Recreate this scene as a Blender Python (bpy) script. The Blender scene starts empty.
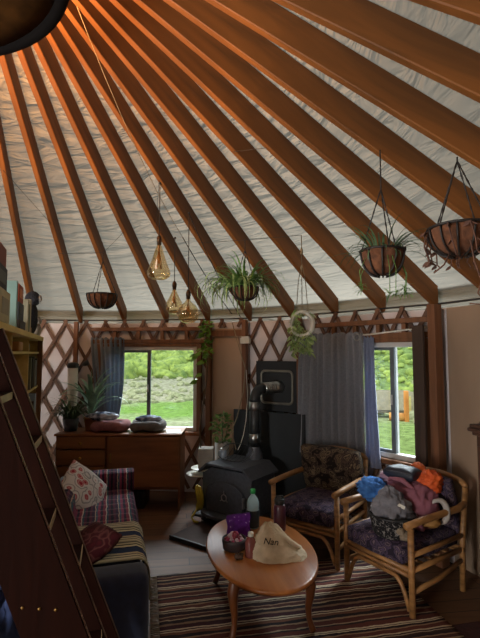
import bpy, bmesh, math, random
from mathutils import Vector, Matrix, noise, Euler
random.seed(7)
sc = bpy.context.scene
COL = sc.collection
PI = math.pi
def R(d): return math.radians(d)

# ------------------------------------------------------------------ mesh builder
class MB:
    def __init__(s): s.v = []; s.f = []; s.sm = []; s.mi = []; s.m = 0
    def add(s, vs, fs, smooth=False, M=None):
        b = len(s.v)
        for p in vs:
            p = Vector(p); s.v.append(M @ p if M else p)
        for f in fs:
            s.f.append([b+i for i in f]); s.sm.append(smooth); s.mi.append(s.m)
        return s
    def box(s, c, d, M=None, bev=0.0, seg=2):
        bm = bmesh.new(); bmesh.ops.create_cube(bm, size=1)
        for v in bm.verts: v.co = Vector((v.co.x*d[0], v.co.y*d[1], v.co.z*d[2]))
        if bev > 0: bmesh.ops.bevel(bm, geom=bm.edges[:], offset=bev, segments=seg, affect='EDGES', profile=.5)
        bm.verts.index_update()
        T = Matrix.Translation(Vector(c))
        if M: T = T @ M
        s.add([v.co for v in bm.verts], [[v.index for v in f.verts] for f in bm.faces], bev > 0.008, T); bm.free(); return s
    def tube(s, pts, r, n=8, cap=True, closed=False):
        pts = [Vector(p) for p in pts]; N = len(pts)
        rr = r if isinstance(r, (list, tuple)) else [r]*N
        vs = []; up = None
        for i, p in enumerate(pts):
            if closed: t = pts[(i+1) % N]-pts[i-1]
            else: t = pts[min(i+1, N-1)]-pts[max(i-1, 0)]
            t.normalize()
            if up is None: up = Vector((0, 0, 1)) if abs(t.z) < .9 else Vector((1, 0, 0))
            a = t.cross(up)
            if a.length < 1e-5: a = t.orthogonal()
            a.normalize(); b = a.cross(t).normalized(); up = b
            for k in range(n):
                q = 2*PI*k/n; vs.append(p+(a*math.cos(q)+b*math.sin(q))*rr[i])
        fs = []
        L = N if closed else N-1
        for i in range(L):
            for k in range(n):
                j = (i+1) % N
                fs.append([i*n+k, i*n+(k+1) % n, j*n+(k+1) % n, j*n+k])
        if cap and not closed: fs += [list(range(n))[::-1], list(range((N-1)*n, N*n))]
        return s.add(vs, fs, True)
    def lathe(s, prof, c=(0, 0, 0), n=24, M=None, smooth=True):
        vs = []; N = len(prof)
        for r_, z in prof:
            for k in range(n):
                a = 2*PI*k/n; vs.append((max(r_, 1e-4)*math.cos(a), max(r_, 1e-4)*math.sin(a), z))
        fs = []
        for i in range(N-1):
            for k in range(n): fs.append([i*n+k, i*n+(k+1) % n, (i+1)*n+(k+1) % n, (i+1)*n+k])
        T = Matrix.Translation(Vector(c))
        if M: T = T @ M
        return s.add(vs, fs, smooth, T)
    def prism(s, poly, z0, z1, M=None, smooth=False):
        n = len(poly)
        vs = [(x, y, z0) for x, y in poly]+[(x, y, z1) for x, y in poly]
        fs = [list(range(n))[::-1], list(range(n, 2*n))]+[[i, (i+1) % n, n+(i+1) % n, n+i] for i in range(n)]
        return s.add(vs, fs, smooth, M)
    def grid(s, fn, nu, nv, smooth=True, wrap=False):
        vs = [fn(i/nu, j/nv) for j in range(nv+1) for i in range(nu+1)]
        fs = [[j*(nu+1)+i, j*(nu+1)+i+1, (j+1)*(nu+1)+i+1, (j+1)*(nu+1)+i] for j in range(nv) for i in range(nu)]
        return s.add(vs, fs, smooth)
    def shell(s, fn, nu, nv, th):
        # a cloth sheet with real thickness: fn gives a surface, offset by th along its normal
        P = [[Vector(fn(i/nu, j/nv)) for i in range(nu+1)] for j in range(nv+1)]
        Q = []
        for j in range(nv+1):
            row = []
            for i in range(nu+1):
                du = P[j][min(i+1, nu)]-P[j][max(i-1, 0)]; dv = P[min(j+1, nv)][i]-P[max(j-1, 0)][i]
                n = du.cross(dv)
                n = n.normalized() if n.length > 1e-9 else Vector((0, 0, 1))
                row.append(P[j][i]+n*th)
            Q.append(row)
        w = nu+1; vs = [p for r in P for p in r]+[p for r in Q for p in r]; o = w*(nv+1); fs = []
        for j in range(nv):
            for i in range(nu):
                a = j*w+i
                fs.append([a+w, a+w+1, a+1, a]); fs.append([o+a, o+a+1, o+a+w+1, o+a+w])
        for i in range(nu):
            fs.append([i, i+1, o+i+1, o+i]); a = nv*w+i; fs.append([a+1, a, o+a, o+a+1])
        for j in range(nv):
            a = j*w; fs.append([a+w, a, o+a, o+a+w]); a = j*w+nu; fs.append([a, a+w, o+a+w, o+a])
        return s.add(vs, fs, True)
    def blob(s, c, r, seed=0, amp=.2, fr=1.6, flat=None, n=28, m=18, M=None, sq=1.0, ridge=True):
        vs = []
        for j in range(m+1):
            ph = PI*j/m
            for i in range(n):
                a = 2*PI*i/n
                d = Vector((math.sin(ph)*math.cos(a), math.sin(ph)*math.sin(a), math.cos(ph)))
                q = d*fr+Vector((seed*7.3, seed*3.1, seed*1.7))
                k = noise.noise(q)
                if ridge: k = k*.6+(.3-abs(noise.noise(q*2.1)))*.9+(.22-abs(noise.noise(q*4.3)))*.7
                e = Vector([math.copysign(abs(x)**sq, x) for x in d])
                p = Vector((e.x*r[0], e.y*r[1], e.z*r[2]))*(1+amp*k)
                if M: p = M @ p
                p += Vector(c)
                if flat is not None and p.z < flat: p.z = flat+.002*noise.noise(q*3)
                vs.append(p)
        fs = [[j*n+i, j*n+(i+1) % n, (j+1)*n+(i+1) % n, (j+1)*n+i][::-1] for j in range(m) for i in range(n)]
        return s.add(vs, fs, True)
    def cushion(s, c, d, M=None, n=14, e=3.0, edge=.35, amp=.0, seed=0):
        # puffy rectangular cushion, d = size
        T = Matrix.Translation(Vector(c))
        if M: T = T @ M
        vs = []; w = n+1
        for sg in (1, -1):
            for j in range(w):
                for i in range(w):
                    u = i/n*2-1; v = j/n*2-1
                    h = (1-abs(u)**e)*(1-abs(v)**e)
                    h = edge+(1-edge)*max(h, 0)**.5
                    k = amp*noise.noise(Vector((u*2+seed, v*2, sg)))
                    if abs(u) == 1 or abs(v) == 1: h = edge
                    pin = 1-.05*(abs(u)*abs(v))
                    vs.append((u*d[0]/2*pin, v*d[1]/2*pin, sg*d[2]/2*(h+k*(h-edge))))
        fs = []
        for j in range(n):
            for i in range(n):
                a = j*w+i; fs.append([a, a+1, a+w+1, a+w]); b = w*w+a; fs.append([b+w, b+w+1, b+1, b])
        o = w*w
        for i in range(n):
            fs.append([i+1, i, o+i, o+i+1]); a = n*w+i; fs.append([a, a+1, o+a+1, o+a])
            a = i*w; fs.append([a, a+w, o+a+w, o+a]); a = i*w+n; fs.append([a+w, a, o+a, o+a+w])
        return s.add(vs, fs, True, T)
    def leaf(s, base, az, L, w, rise=.6, droop=1.0, n=7, fold=.3, twist=0):
        # an arching strap leaf
        pts = []; p = Vector(base); el = rise
        for i in range(n+1):
            pts.append((p.copy(), el))
            p = p+Vector((math.cos(az)*math.cos(el), math.sin(az)*math.cos(el), math.sin(el)))*(L/n)
            el -= droop/n*(1.5*i/n+.4); az += twist/n
        side = Vector((-math.sin(az), math.cos(az), 0)); vs = []
        for i, (q, el) in enumerate(pts):
            t = i/n; ww = w*(min(1, t*4+.35))*(1-t**2.5)*.5+.0006
            up = Vector((-math.cos(az)*math.sin(el), -math.sin(az)*math.sin(el), math.cos(el)))
            vs += [q-side*ww+up*ww*fold, q-up*0, q+side*ww+up*ww*fold]
        fs = []
        for i in range(n): fs += [[3*i, 3*i+1, 3*i+4, 3*i+3], [3*i+1, 3*i+2, 3*i+5, 3*i+4]]
        return s.add(vs, fs, True)
    def ovate(s, base, d, L, w, seed=0):
        # a small pointed leaf
        d = Vector(d).normalized(); side = d.cross(Vector((0, 0, 1)))
        if side.length < .05: side = d.orthogonal()
        side.normalize(); side = Matrix.Rotation(seed*1.7, 3, d) @ side; up = side.cross(d)
        vs = [Vector(base)]
        for t, k in ((.3, .9), (.6, .8), (.85, .35)):
            for sg in (-1, 0, 1): vs.append(Vector(base)+d*L*t+side*sg*w*k*.5+up*(abs(sg)*w*.16-t*t*L*.15))
        vs.append(Vector(base)+d*L-up*L*.15)
        fs = [[0, 2, 1], [0, 3, 2], [1, 2, 5, 4], [2, 3, 6, 5], [4, 5, 8, 7], [5, 6, 9, 8], [7, 8, 10], [8, 9, 10]]
        return s.add(vs, fs, True)
    def build(s, name, mats, parent=None, loc=None, rotz=None):
        me = bpy.data.meshes.new(name)
        me.from_pydata([tuple(v) for v in s.v], [], s.f)
        if not isinstance(mats, (list, tuple)): mats = [mats]
        for m in mats: me.materials.append(m)
        me.polygons.foreach_set('use_smooth', s.sm); me.polygons.foreach_set('material_index', s.mi)
        me.update()
        o = bpy.data.objects.new(name, me); COL.objects.link(o)
        if parent: o.parent = parent
        if loc is not None: o.location = loc
        if rotz is not None: o.rotation_euler = (0, 0, rotz)
        return o

def tag(o, label=None, cat=None, group=None, kind=None):
    if label: o['label'] = label
    if cat: o['category'] = cat
    if group: o['group'] = group
    if kind: o['kind'] = kind
    return o
def thing(name, label, cat, loc=(0, 0, 0), rotz=0, group=None):
    o = bpy.data.objects.new(name, None); o.empty_display_size = .05; COL.objects.link(o)
    o.location = loc; o.rotation_euler = (0, 0, rotz)
    return tag(o, label, cat, group)
def RX(a): return Matrix.Rotation(a, 4, 'X')
def RY(a): return Matrix.Rotation(a, 4, 'Y')
def RZ(a): return Matrix.Rotation(a, 4, 'Z')
def pol(th, r, z=0):   # yurt polar: th degrees from +Y towards +X
    a = R(th); return Vector((r*math.sin(a), r*math.cos(a), z))

# ------------------------------------------------------------------ materials
def newmat(name):
    m = bpy.data.materials.new(name); m.use_nodes = True
    nt = m.node_tree; b = nt.nodes['Principled BSDF']; return m, nt, b
def hexc(h):
    h = h.lstrip('#'); c = [int(h[i:i+2], 16)/255 for i in (0, 2, 4)]
    return tuple((x/12.92 if x <= .04045 else ((x+.055)/1.055)**2.4) for x in c)+(1,)
def coords(nt, scale, gen='Object', rot=(0, 0, 0)):
    tc = nt.nodes.new('ShaderNodeTexCoord'); mp = nt.nodes.new('ShaderNodeMapping')
    mp.inputs['Scale'].default_value = scale; mp.inputs['Rotation'].default_value = rot
    nt.links.new(tc.outputs[gen], mp.inputs['Vector']); return mp.outputs['Vector']
def ramp(nt, fac, stops, const=False):
    r = nt.nodes.new('ShaderNodeValToRGB'); e = r.color_ramp.elements
    if const: r.color_ramp.interpolation = 'CONSTANT'
    while len(e) < len(stops): e.new(.5)
    for k, (p, c) in enumerate(stops): e[k].position = p; e[k].color = c
    nt.links.new(fac, r.inputs['Fac']); return r.outputs['Color']
def mat(name, c1, c2=None, rough=.7, scale=(6, 6, 6), detail=4, bump=0, bscale=None, metal=0, spec=.5, dist=0, lo=.3, hi=.7, sheen=0, coat=0):
    m, nt, b = newmat(name)
    c1 = hexc(c1) if isinstance(c1, str) else c1
    if c2 is None: c2 = tuple(x*.75 for x in c1[:3])+(1,)
    c2 = hexc(c2) if isinstance(c2, str) else c2
    v = coords(nt, scale)
    n = nt.nodes.new('ShaderNodeTexNoise'); n.inputs['Scale'].default_value = 1; n.inputs['Detail'].default_value = detail; n.inputs['Distortion'].default_value = dist
    nt.links.new(v, n.inputs['Vector'])
    nt.links.new(ramp(nt, n.outputs['Fac'], [(lo, c2), (hi, c1)]), b.inputs['Base Color'])
    b.inputs['Roughness'].default_value = rough; b.inputs['Metallic'].default_value = metal
    b.inputs['Specular IOR Level'].default_value = spec
    if sheen: b.inputs['Sheen Weight'].default_value = sheen
    if coat: b.inputs['Coat Weight'].default_value = coat; b.inputs['Coat Roughness'].default_value = .15
    if bump:
        src = n
        if bscale:
            src = nt.nodes.new('ShaderNodeTexNoise'); src.inputs['Scale'].default_value = 1; src.inputs['Detail'].default_value = 3
            nt.links.new(coords(nt, bscale), src.inputs['Vector'])
        bp = nt.nodes.new('ShaderNodeBump'); bp.inputs['Strength'].default_value = bump; bp.inputs['Distance'].default_value = .02
        nt.links.new(src.outputs['Fac'], bp.inputs['Height']); nt.links.new(bp.outputs['Normal'], b.inputs['Normal'])
    return m
def wood(name, c1, c2, axis='X', rough=.5, s=18, spec=.4, coat=0):
    sc_ = {'X': (1.2, s, s), 'Y': (s, 1.2, s), 'Z': (s, s, 1.2)}[axis]
    return mat(name, c1, c2, rough, sc_, 5, .15, dist=.6, lo=.28, hi=.72, spec=spec, coat=coat)
def stripes(name, axis, period, stops, rough=.9, jitter=.02, cross=None, bump=.3, offset=0):
    m, nt, b = newmat(name)
    v = coords(nt, (1, 1, 1)); sx = nt.nodes.new('ShaderNodeSeparateXYZ'); nt.links.new(v, sx.inputs[0])
    n = nt.nodes.new('ShaderNodeTexNoise'); n.inputs['Scale'].default_value = 14; n.inputs['Detail'].default_value = 3
    def band(ax, per, st, off=0):
        a = nt.nodes.new('ShaderNodeMath'); a.operation = 'MULTIPLY_ADD'; a.inputs[1].default_value = jitter; nt.links.new(n.outputs['Fac'], a.inputs[0]); nt.links.new(sx.outputs[ax], a.inputs[2])
        o = nt.nodes.new('ShaderNodeMath'); o.operation = 'ADD'; o.inputs[1].default_value = off; nt.links.new(a.outputs[0], o.inputs[0])
        d = nt.nodes.new('ShaderNodeMath'); d.operation = 'DIVIDE'; d.inputs[1].default_value = per; nt.links.new(o.outputs[0], d.inputs[0])
        fr = nt.nodes.new('ShaderNodeMath'); fr.operation = 'FRACT'; nt.links.new(d.outputs[0], fr.inputs[0])
        return ramp(nt, fr.outputs[0], [(p, hexc(c)) for p, c in st], True)
    c = band(axis, period, stops, offset)
    if cross:
        ax2, per2, st2, f = cross
        c2 = band(ax2, per2, st2); mx = nt.nodes.new('ShaderNodeMix'); mx.data_type = 'RGBA'; mx.inputs['Factor'].default_value = f
        nt.links.new(c, mx.inputs['A']); nt.links.new(c2, mx.inputs['B']); c = mx.outputs['Result']
    nt.links.new(c, b.inputs['Base Color']); b.inputs['Roughness'].default_value = rough; b.inputs['Specular IOR Level'].default_value = .15
    bp = nt.nodes.new('ShaderNodeBump'); bp.inputs['Strength'].default_value = bump; bp.inputs['Distance'].default_value = .01
    n2 = nt.nodes.new('ShaderNodeTexNoise'); n2.inputs['Scale'].default_value = 120; nt.links.new(n2.outputs['Fac'], bp.inputs['Height']); nt.links.new(bp.outputs['Normal'], b.inputs['Normal'])
    return m
def cells(name, base, stops, scale=12, rough=.9, dist=.4, smooth=True):
    m, nt, b = newmat(name)
    v = coords(nt, (scale,)*3)
    n = nt.nodes.new('ShaderNodeTexNoise'); n.inputs['Scale'].default_value = .6; nt.links.new(v, n.inputs['Vector'])
    mx = nt.nodes.new('ShaderNodeVectorMath'); mx.operation = 'MULTIPLY_ADD'; mx.inputs[1].default_value = (dist*3,)*3
    nt.links.new(n.outputs['Color'], mx.inputs[0]); nt.links.new(v, mx.inputs[2])
    w = nt.nodes.new('ShaderNodeTexVoronoi'); w.inputs['Scale'].default_value = 1; nt.links.new(mx.outputs[0], w.inputs['Vector'])
    nt.links.new(ramp(nt, w.outputs['Distance'], [(p, hexc(c)) for p, c in stops], not smooth), b.inputs['Base Color'])
    b.inputs['Roughness'].default_value = rough; b.inputs['Specular IOR Level'].default_value = .2
    return m
def glass(name, col, rough=.02, ior=1.45):
    m, nt, b = newmat(name)
    b.inputs['Base Color'].default_value = col; b.inputs['Transmission Weight'].default_value = 1
    b.inputs['Roughness'].default_value = rough; b.inputs['IOR'].default_value = ior; return m
def pane_mat():
    m = bpy.data.materials.new('window_glass'); m.use_nodes = True; nt = m.node_tree
    for n in list(nt.nodes): nt.nodes.remove(n)
    o = nt.nodes.new('ShaderNodeOutputMaterial'); t = nt.nodes.new('ShaderNodeBsdfTransparent'); g = nt.nodes.new('ShaderNodeBsdfGlossy'); x = nt.nodes.new('ShaderNodeMixShader')
    t.inputs[0].default_value = (.93, .95, .94, 1); g.inputs['Roughness'].default_value = .05; x.inputs[0].default_value = .04
    nt.links.new(t.outputs[0], x.inputs[1]); nt.links.new(g.outputs[0], x.inputs[2]); nt.links.new(x.outputs[0], o.inputs[0]); return m
def canvas_mat(name, col, tr, mixf, wr=.5):
    m = bpy.data.materials.new(name); m.use_nodes = True; nt = m.node_tree
    for n in list(nt.nodes): nt.nodes.remove(n)
    o = nt.nodes.new('ShaderNodeOutputMaterial'); d = nt.nodes.new('ShaderNodeBsdfDiffuse'); t = nt.nodes.new('ShaderNodeBsdfTranslucent'); x = nt.nodes.new('ShaderNodeMixShader')
    d.inputs[0].default_value = col; t.inputs[0].default_value = tr; x.inputs[0].default_value = mixf
    # cloth wrinkles that run round the cone: noise stretched along the circumference
    tc = nt.nodes.new('ShaderNodeTexCoord'); sx = nt.nodes.new('ShaderNodeSeparateXYZ'); nt.links.new(tc.outputs['Object'], sx.inputs[0])
    at = nt.nodes.new('ShaderNodeMath'); at.operation = 'ARCTAN2'; nt.links.new(sx.outputs['X'], at.inputs[0]); nt.links.new(sx.outputs['Y'], at.inputs[1])
    cm = nt.nodes.new('ShaderNodeCombineXYZ')
    k1 = nt.nodes.new('ShaderNodeMath'); k1.operation = 'MULTIPLY'; k1.inputs[1].default_value = 5.0; nt.links.new(at.outputs[0], k1.inputs[0]); nt.links.new(k1.outputs[0], cm.inputs[0])
    k2 = nt.nodes.new('ShaderNodeMath'); k2.operation = 'MULTIPLY'; k2.inputs[1].default_value = 14.0; nt.links.new(sx.outputs['Z'], k2.inputs[0]); nt.links.new(k2.outputs[0], cm.inputs[1])
    n = nt.nodes.new('ShaderNodeTexNoise'); n.inputs['Scale'].default_value = 1; n.inputs['Detail'].default_value = 3; n.inputs['Distortion'].default_value = .8; nt.links.new(cm.outputs[0], n.inputs['Vector'])
    bp = nt.nodes.new('ShaderNodeBump'); bp.inputs['Strength'].default_value = wr; bp.inputs['Distance'].default_value = .09
    nt.links.new(n.outputs['Fac'], bp.inputs['Height'])
    for q in (d, t): nt.links.new(bp.outputs['Normal'], q.inputs['Normal'])
    nt.links.new(d.outputs[0], x.inputs[1]); nt.links.new(t.outputs[0], x.inputs[2]); nt.links.new(x.outputs[0], o.inputs[0]); return m

M = {}
M['rafter'] = wood('rafter_wood', '#895220', '#4f2f10', 'X', .65, 9)
M['post'] = wood('post_wood', '#85573a', '#583a25', 'Z', .6)
M['casing'] = wood('dark_casing', '#4a3a30', '#33271f', 'Z', .7)
M['lath'] = mat('lath_wood', '#6e4c36', '#4a3224', .7, (12, 12, 4))
M['frame'] = wood('window_wood', '#835738', '#5a3c25', 'Z', .6)
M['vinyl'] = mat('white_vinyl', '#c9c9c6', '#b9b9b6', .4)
M['darkvinyl'] = mat('grey_sash', '#5f666b', '#4d5458', .5)  # sash vinyl, a darker grey than the frame
M['glass'] = pane_mat()
M['wall'] = mat('wall_liner', '#d1c9c9', '#b9b1b0', .9, (2, 2, 2), bump=.25, bscale=(3, 3, 5))
M['panel'] = mat('beige_panel', '#ad937c', '#9c826b', .9, (2, 2, 1))
M['canvas'] = canvas_mat('roof_canvas', (.185, .168, .135, 1), (.50, .46, .37, 1), .07, .8)
M['dresser'] = wood('dresser_veneer', '#94603c', '#6b4228', 'X', .45, 10)
M['brass'] = mat('brass', '#c89b4a', '#a87a30', .3, metal=1)
M['black'] = mat('black_metal', '#1d1f21', '#121314', .5, (20, 20, 20))
M['iron'] = mat('stove_iron', '#4b4e55', '#3a3d43', .45, (30, 30, 30), bump=.1, spec=.4)
M['ironplate'] = mat('wall_plate_iron', '#17191b', '#101214', .5)
M['chrome'] = mat('bright_steel', '#b5b6b4', '#8d8e8c', .28, (20, 20, 20), metal=1)
M['board'] = mat('heat_board', '#20262a', '#171c1f', .75, (4, 4, 4))
M['navy'] = mat('navy_fabric', '#1d2845', '#141c33', .9, (20, 20, 20), sheen=.2)
M['rattan'] = mat('rattan_cane', '#a67745', '#75502b', .5, (8, 8, 30), bump=.1)
M['table'] = wood('table_wood', '#ad6c34', '#8a5024', 'Y', .32, 12, .5, coat=.25)
M['tableleg'] = wood('table_leg_wood', '#74411f', '#4e2a14', 'Z', .4, 12)
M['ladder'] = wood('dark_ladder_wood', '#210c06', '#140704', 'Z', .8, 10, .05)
M['ladder_edge'] = mat('lit_ladder_edge', '#8d7263', '#64504a', .5, (6, 6, 20))  # light catching the stringer edges, put into the colour
M['tread'] = mat('lit_tread_edge', '#b7a78b', '#8f8069', .5, (10, 10, 10))  # bright tread fronts: the light on them is painted in
M['shelf'] = wood('pine_shelf', '#dcc57c', '#bb9d56', 'X', .6, 8)
M['shelfpost'] = wood('shelf_post', '#8a6034', '#5e3d20', 'Z', .6, 8)
M['curtain'] = mat('blue_grey_curtain', '#8894a2', '#737e8b', .95, (60, 60, 60), sheen=.3)
M['curtain2'] = mat('grey_curtain', '#85878e', '#74767d', .95, (60, 60, 60), sheen=.3)
M['curtain3'] = mat('lilac_lit_curtain', '#8a92aa', '#777f97', .95, (60, 60, 60), sheen=.3)  # purple light on this curtain edge is part of the colour
def thin(m, col, f):    # a thin cloth lets some window light through
    nt = m.node_tree; o = nt.nodes['Material Output']; b = nt.nodes['Principled BSDF']
    t = nt.nodes.new('ShaderNodeBsdfTranslucent'); t.inputs[0].default_value = hexc(col); x = nt.nodes.new('ShaderNodeMixShader'); x.inputs[0].default_value = f
    nt.links.new(b.outputs[0], x.inputs[1]); nt.links.new(t.outputs[0], x.inputs[2]); nt.links.new(x.outputs[0], o.inputs[0])
thin(M['curtain'], '#8f9dad', .30); thin(M['curtain2'], '#7c8088', .10); thin(M['curtain3'], '#9aa3c0', .22)
M['leaf'] = mat('green_leaf', '#749a4a', '#446534', .5, (15, 15, 15))
M['leafpale'] = mat('variegated_leaf', '#c3d28c', '#6f954e', .5, (25, 25, 25))
M['leafbright'] = mat('fresh_green_leaf', '#7fae35', '#4e7a25', .45, (15, 15, 15))
M['leafdark'] = mat('dark_green_leaf', '#526b48', '#30462b', .5, (12, 12, 12))
M['agave'] = mat('blue_green_strap_leaf', '#8aae92', '#5a7d66', .5, (10, 10, 10))
M['dry'] = mat('dried_leaf', '#6e4a38', '#46302a', .9, (20, 20, 20))
M['coir'] = mat('coir_liner', '#74492f', '#4b2e1e', 1, (25, 25, 25), bump=.6)
M['wire'] = mat('dark_wire', '#241d19', '#1a1512', .6)
M['cord'] = mat('dark_cord', '#2c2622', '#1f1a17', .8)
M['string'] = mat('pale_string', '#8d7f66', '#75684f', .9)
M['terracotta'] = mat('terracotta', '#b07a58', '#93603f', .85)
M['ceramic'] = mat('white_ceramic', '#d8d6cb', '#c3c0b2', .35)
def bulb_mat():
    m = bpy.data.materials.new('amber_glass'); m.use_nodes = True; nt = m.node_tree
    for n in list(nt.nodes): nt.nodes.remove(n)
    o = nt.nodes.new('ShaderNodeOutputMaterial'); t = nt.nodes.new('ShaderNodeBsdfTransparent'); g = nt.nodes.new('ShaderNodeBsdfGlossy'); x = nt.nodes.new('ShaderNodeMixShader')
    lw = nt.nodes.new('ShaderNodeLayerWeight'); lw.inputs[0].default_value = .35
    t.inputs[0].default_value = (.93, .80, .58, 1); g.inputs['Roughness'].default_value = .03; g.inputs[0].default_value = (1, .92, .78, 1)
    mm = nt.nodes.new('ShaderNodeMath'); mm.operation = 'MULTIPLY_ADD'; mm.inputs[1].default_value = .55; mm.inputs[2].default_value = .08
    nt.links.new(lw.outputs['Facing'], mm.inputs[0]); nt.links.new(mm.outputs[0], x.inputs[0])
    nt.links.new(t.outputs[0], x.inputs[1]); nt.links.new(g.outputs[0], x.inputs[2]); nt.links.new(x.outputs[0], o.inputs[0]); return m
M['amber'] = bulb_mat()
M['filament'] = mat('filament', '#d49a4e', '#a87030', .4, metal=.5)
M['socket'] = mat('antique_brass_socket', '#5a4029', '#3d2a1b', .4, metal=.8)

# ------------------------------------------------------------------ geometry constants (metres, yurt axis at origin)
RW = 3.70; APEX = 4.404; SL = .6325; DTH = 8.732; TH5 = 62.75; WTOP = 2.055
W1, W2 = (7.0, 12.5), (50.0, 13.0)
def rw(th, base=RW):
    for c, h in (W1, W2):
        if abs(th-c) < h: return base*math.cos(R(h))/math.cos(R(th-c))
    return base
def wth(c, h, u, base=RW): return c+math.degrees(math.atan2(u, base*math.cos(R(h))))
HOLES = [(wth(7, 12.5, -.58), wth(7, 12.5, .60), .775, 1.76), (wth(50, 13, -.49), wth(50, 13, .70), .775, 1.78)]

# ------------------------------------------------------------------ shell of the yurt
def wall_mesh(t0, t1, holes):
    ts = {t0, t1}
    t = t0
    while t < t1: ts.add(round(t, 3)); t += 1.5
    for h in holes: ts |= {h[0], h[1]}
    for c, hh in (W1, W2):
        for q in (c-hh, c+hh):
            if t0 < q < t1: ts.add(q)
    ts = sorted(ts); zs = sorted({0, WTOP+.02}|{h[2] for h in holes}|{h[3] for h in holes})
    m = MB()
    for a, b in zip(ts, ts[1:]):
        for z0, z1 in zip(zs, zs[1:]):
            tc = (a+b)/2; zc = (z0+z1)/2
            if any(h[0] < tc < h[1] and h[2] < zc < h[3] for h in holes): continue
            P = lambda th, z, o: pol(th, rw(th)+o, z)
            vs = [P(a, z0, 0), P(b, z0, 0), P(b, z1, 0), P(a, z1, 0), P(a, z0, .06), P(b, z0, .06), P(b, z1, .06), P(a, z1, .06)]
            m.add(vs, [[0, 1, 2, 3], [7, 6, 5, 4], [0, 4, 5, 1], [3, 2, 6, 7], [0, 3, 7, 4], [1, 5, 6, 2]], False)
    return m
tag(wall_mesh(-60, 64, HOLES).build('wall_front', M['wall']), 'pale fabric lined yurt wall behind the lattice and windows', kind='structure')
tag(wall_mesh(64, 150, []).build('wall_right', mat('tan_wall', '#97806a', '#86705c', .9, (2, 2, 1))), 'plain beige yurt wall right of the corner post', kind='structure')
BH = [(189.5, 204.5, .0, 2.0), (228.5, 247.5, .90, 2.0)]  # openings added in the unseen wall to carry the fill lights
tag(wall_mesh(150, 300, BH).build('wall_back', M['panel']), 'plain beige yurt wall behind the viewer', kind='structure')
for nm, (t0, t1, z0, z1), lb in (('added_doorway', BH[0], 'doorway opening added behind the viewer for fill light'), ('added_window', BH[1], 'side opening added behind the viewer for fill light')):
    m = MB(); tc = (t0+t1)/2; hw = RW*math.sin(R((t1-t0)/2))
    for x in (-hw+.03, hw-.03): m.box((x, 0, (z0+z1)/2), (.06, .10, z1-z0))
    for z in ((z1-.03,) if z0 == 0 else (z0+.03, z1-.03)): m.box((0, 0, z), (2*hw-.12, .10, .06))
    o = m.build(nm, M['frame'], loc=pol(tc, RW*math.cos(R((t1-t0)/2))), rotz=R(-tc)); tag(o, lb, kind='structure')

m = MB()   # canvas roof cone
CA = APEX+.195
rs = [.62, 1.0, 1.6, 2.4, 3.1, 3.80]
for i in range(len(rs)-1):
    for k in range(120):
        a, b = 3*k, 3*k+3
        m.add([pol(a, rs[i], CA-SL*rs[i]), pol(b, rs[i], CA-SL*rs[i]), pol(b, rs[i+1], CA-SL*rs[i+1]), pol(a, rs[i+1], CA-SL*rs[i+1])], [[0, 1, 2, 3]], True)
for k in range(120):   # hem of the roof canvas hanging down to the wall top
    a, b = 3*k, 3*k+3
    m.add([pol(a, 3.74, 2.27), pol(b, 3.74, 2.27), pol(b, rw(b)+.03, 2.065), pol(a, rw(a)+.03, 2.065)], [[0, 1, 2, 3]], True)
tag(m.build('ceiling', M['canvas']), 'wrinkled off-white roof canvas above the rafters', kind='structure')

def floor_mat():
    m, nt, b = newmat('plank_floor')
    v = coords(nt, (1, 1, 1), rot=(0, 0, R(-8)))
    br = nt.nodes.new('ShaderNodeTexBrick'); br.inputs['Scale'].default_value = 1
    br.inputs['Brick Width'].default_value = 1.4; br.inputs['Row Height'].default_value = .13; br.inputs['Mortar Size'].default_value = .004
    br.inputs['Color1'].default_value = hexc('#775236'); br.inputs['Color2'].default_value = hexc('#5d3f29'); br.inputs['Mortar'].default_value = hexc('#2e2018')
    nt.links.new(v, br.inputs['Vector'])
    n = nt.nodes.new('ShaderNodeTexNoise'); n.inputs['Scale'].default_value = 1; n.inputs['Detail'].default_value = 5; nt.links.new(coords(nt, (3, 28, 3), rot=(0, 0, R(-8))), n.inputs['Vector'])
    mx = nt.nodes.new('ShaderNodeMix'); mx.data_type = 'RGBA'; mx.blend_type = 'MULTIPLY'; mx.inputs['Factor'].default_value = .7
    nt.links.new(br.outputs['Color'], mx.inputs['A']); nt.links.new(ramp(nt, n.outputs['Fac'], [(.3, (.55, .5, .48, 1)), (.7, (1, 1, 1, 1))]), mx.inputs['B'])
    nt.links.new(mx.outputs['Result'], b.inputs['Base Color']); b.inputs['Roughness'].default_value = .6; return m
m = MB(); m.prism([tuple(pol(-t, 3.76)[:2]) for t in range(0, 360, 6)], -.08, 0)
tag(m.build('floor', floor_mat()), 'brown plank floor', kind='structure')

# rafters
rl = {0: 'dark roof rafter crossing the top right corner', 1: 'second roof rafter down from the top right corner', 2: 'third roof rafter down from the top right corner',
      3: 'roof rafter just above the dried-plant basket at the right', 4: 'roof rafter passing behind the dried-plant basket at the right edge',
      5: 'roof rafter that lands on the post right of the right-hand window', 6: 'roof rafter that lands above the bright right-hand window', 7: 'roof rafter that lands above the grey curtains',
      8: 'roof rafter that lands just above the white ring planter', 9: 'roof rafter that lands on the post with the white electric box', 10: 'roof rafter that lands on the post with the climbing vine',
      11: 'roof rafter that lands above the right half of the left-hand window', 12: 'roof rafter behind the small empty basket', 13: 'roof rafter that lands on the post left of the blue curtain',
      14: 'roof rafter that drops behind the boxes on the pine shelf'}
RD = .158; RTH = .046
r0 = .60; L = (3.69-r0)/math.cos(math.atan(SL))
sl = math.atan(SL)
L = (3.675-r0)/math.cos(sl); cut = RD*math.tan(sl); rme = MB(); hb_ = RTH/2; e_ = .005
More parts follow.
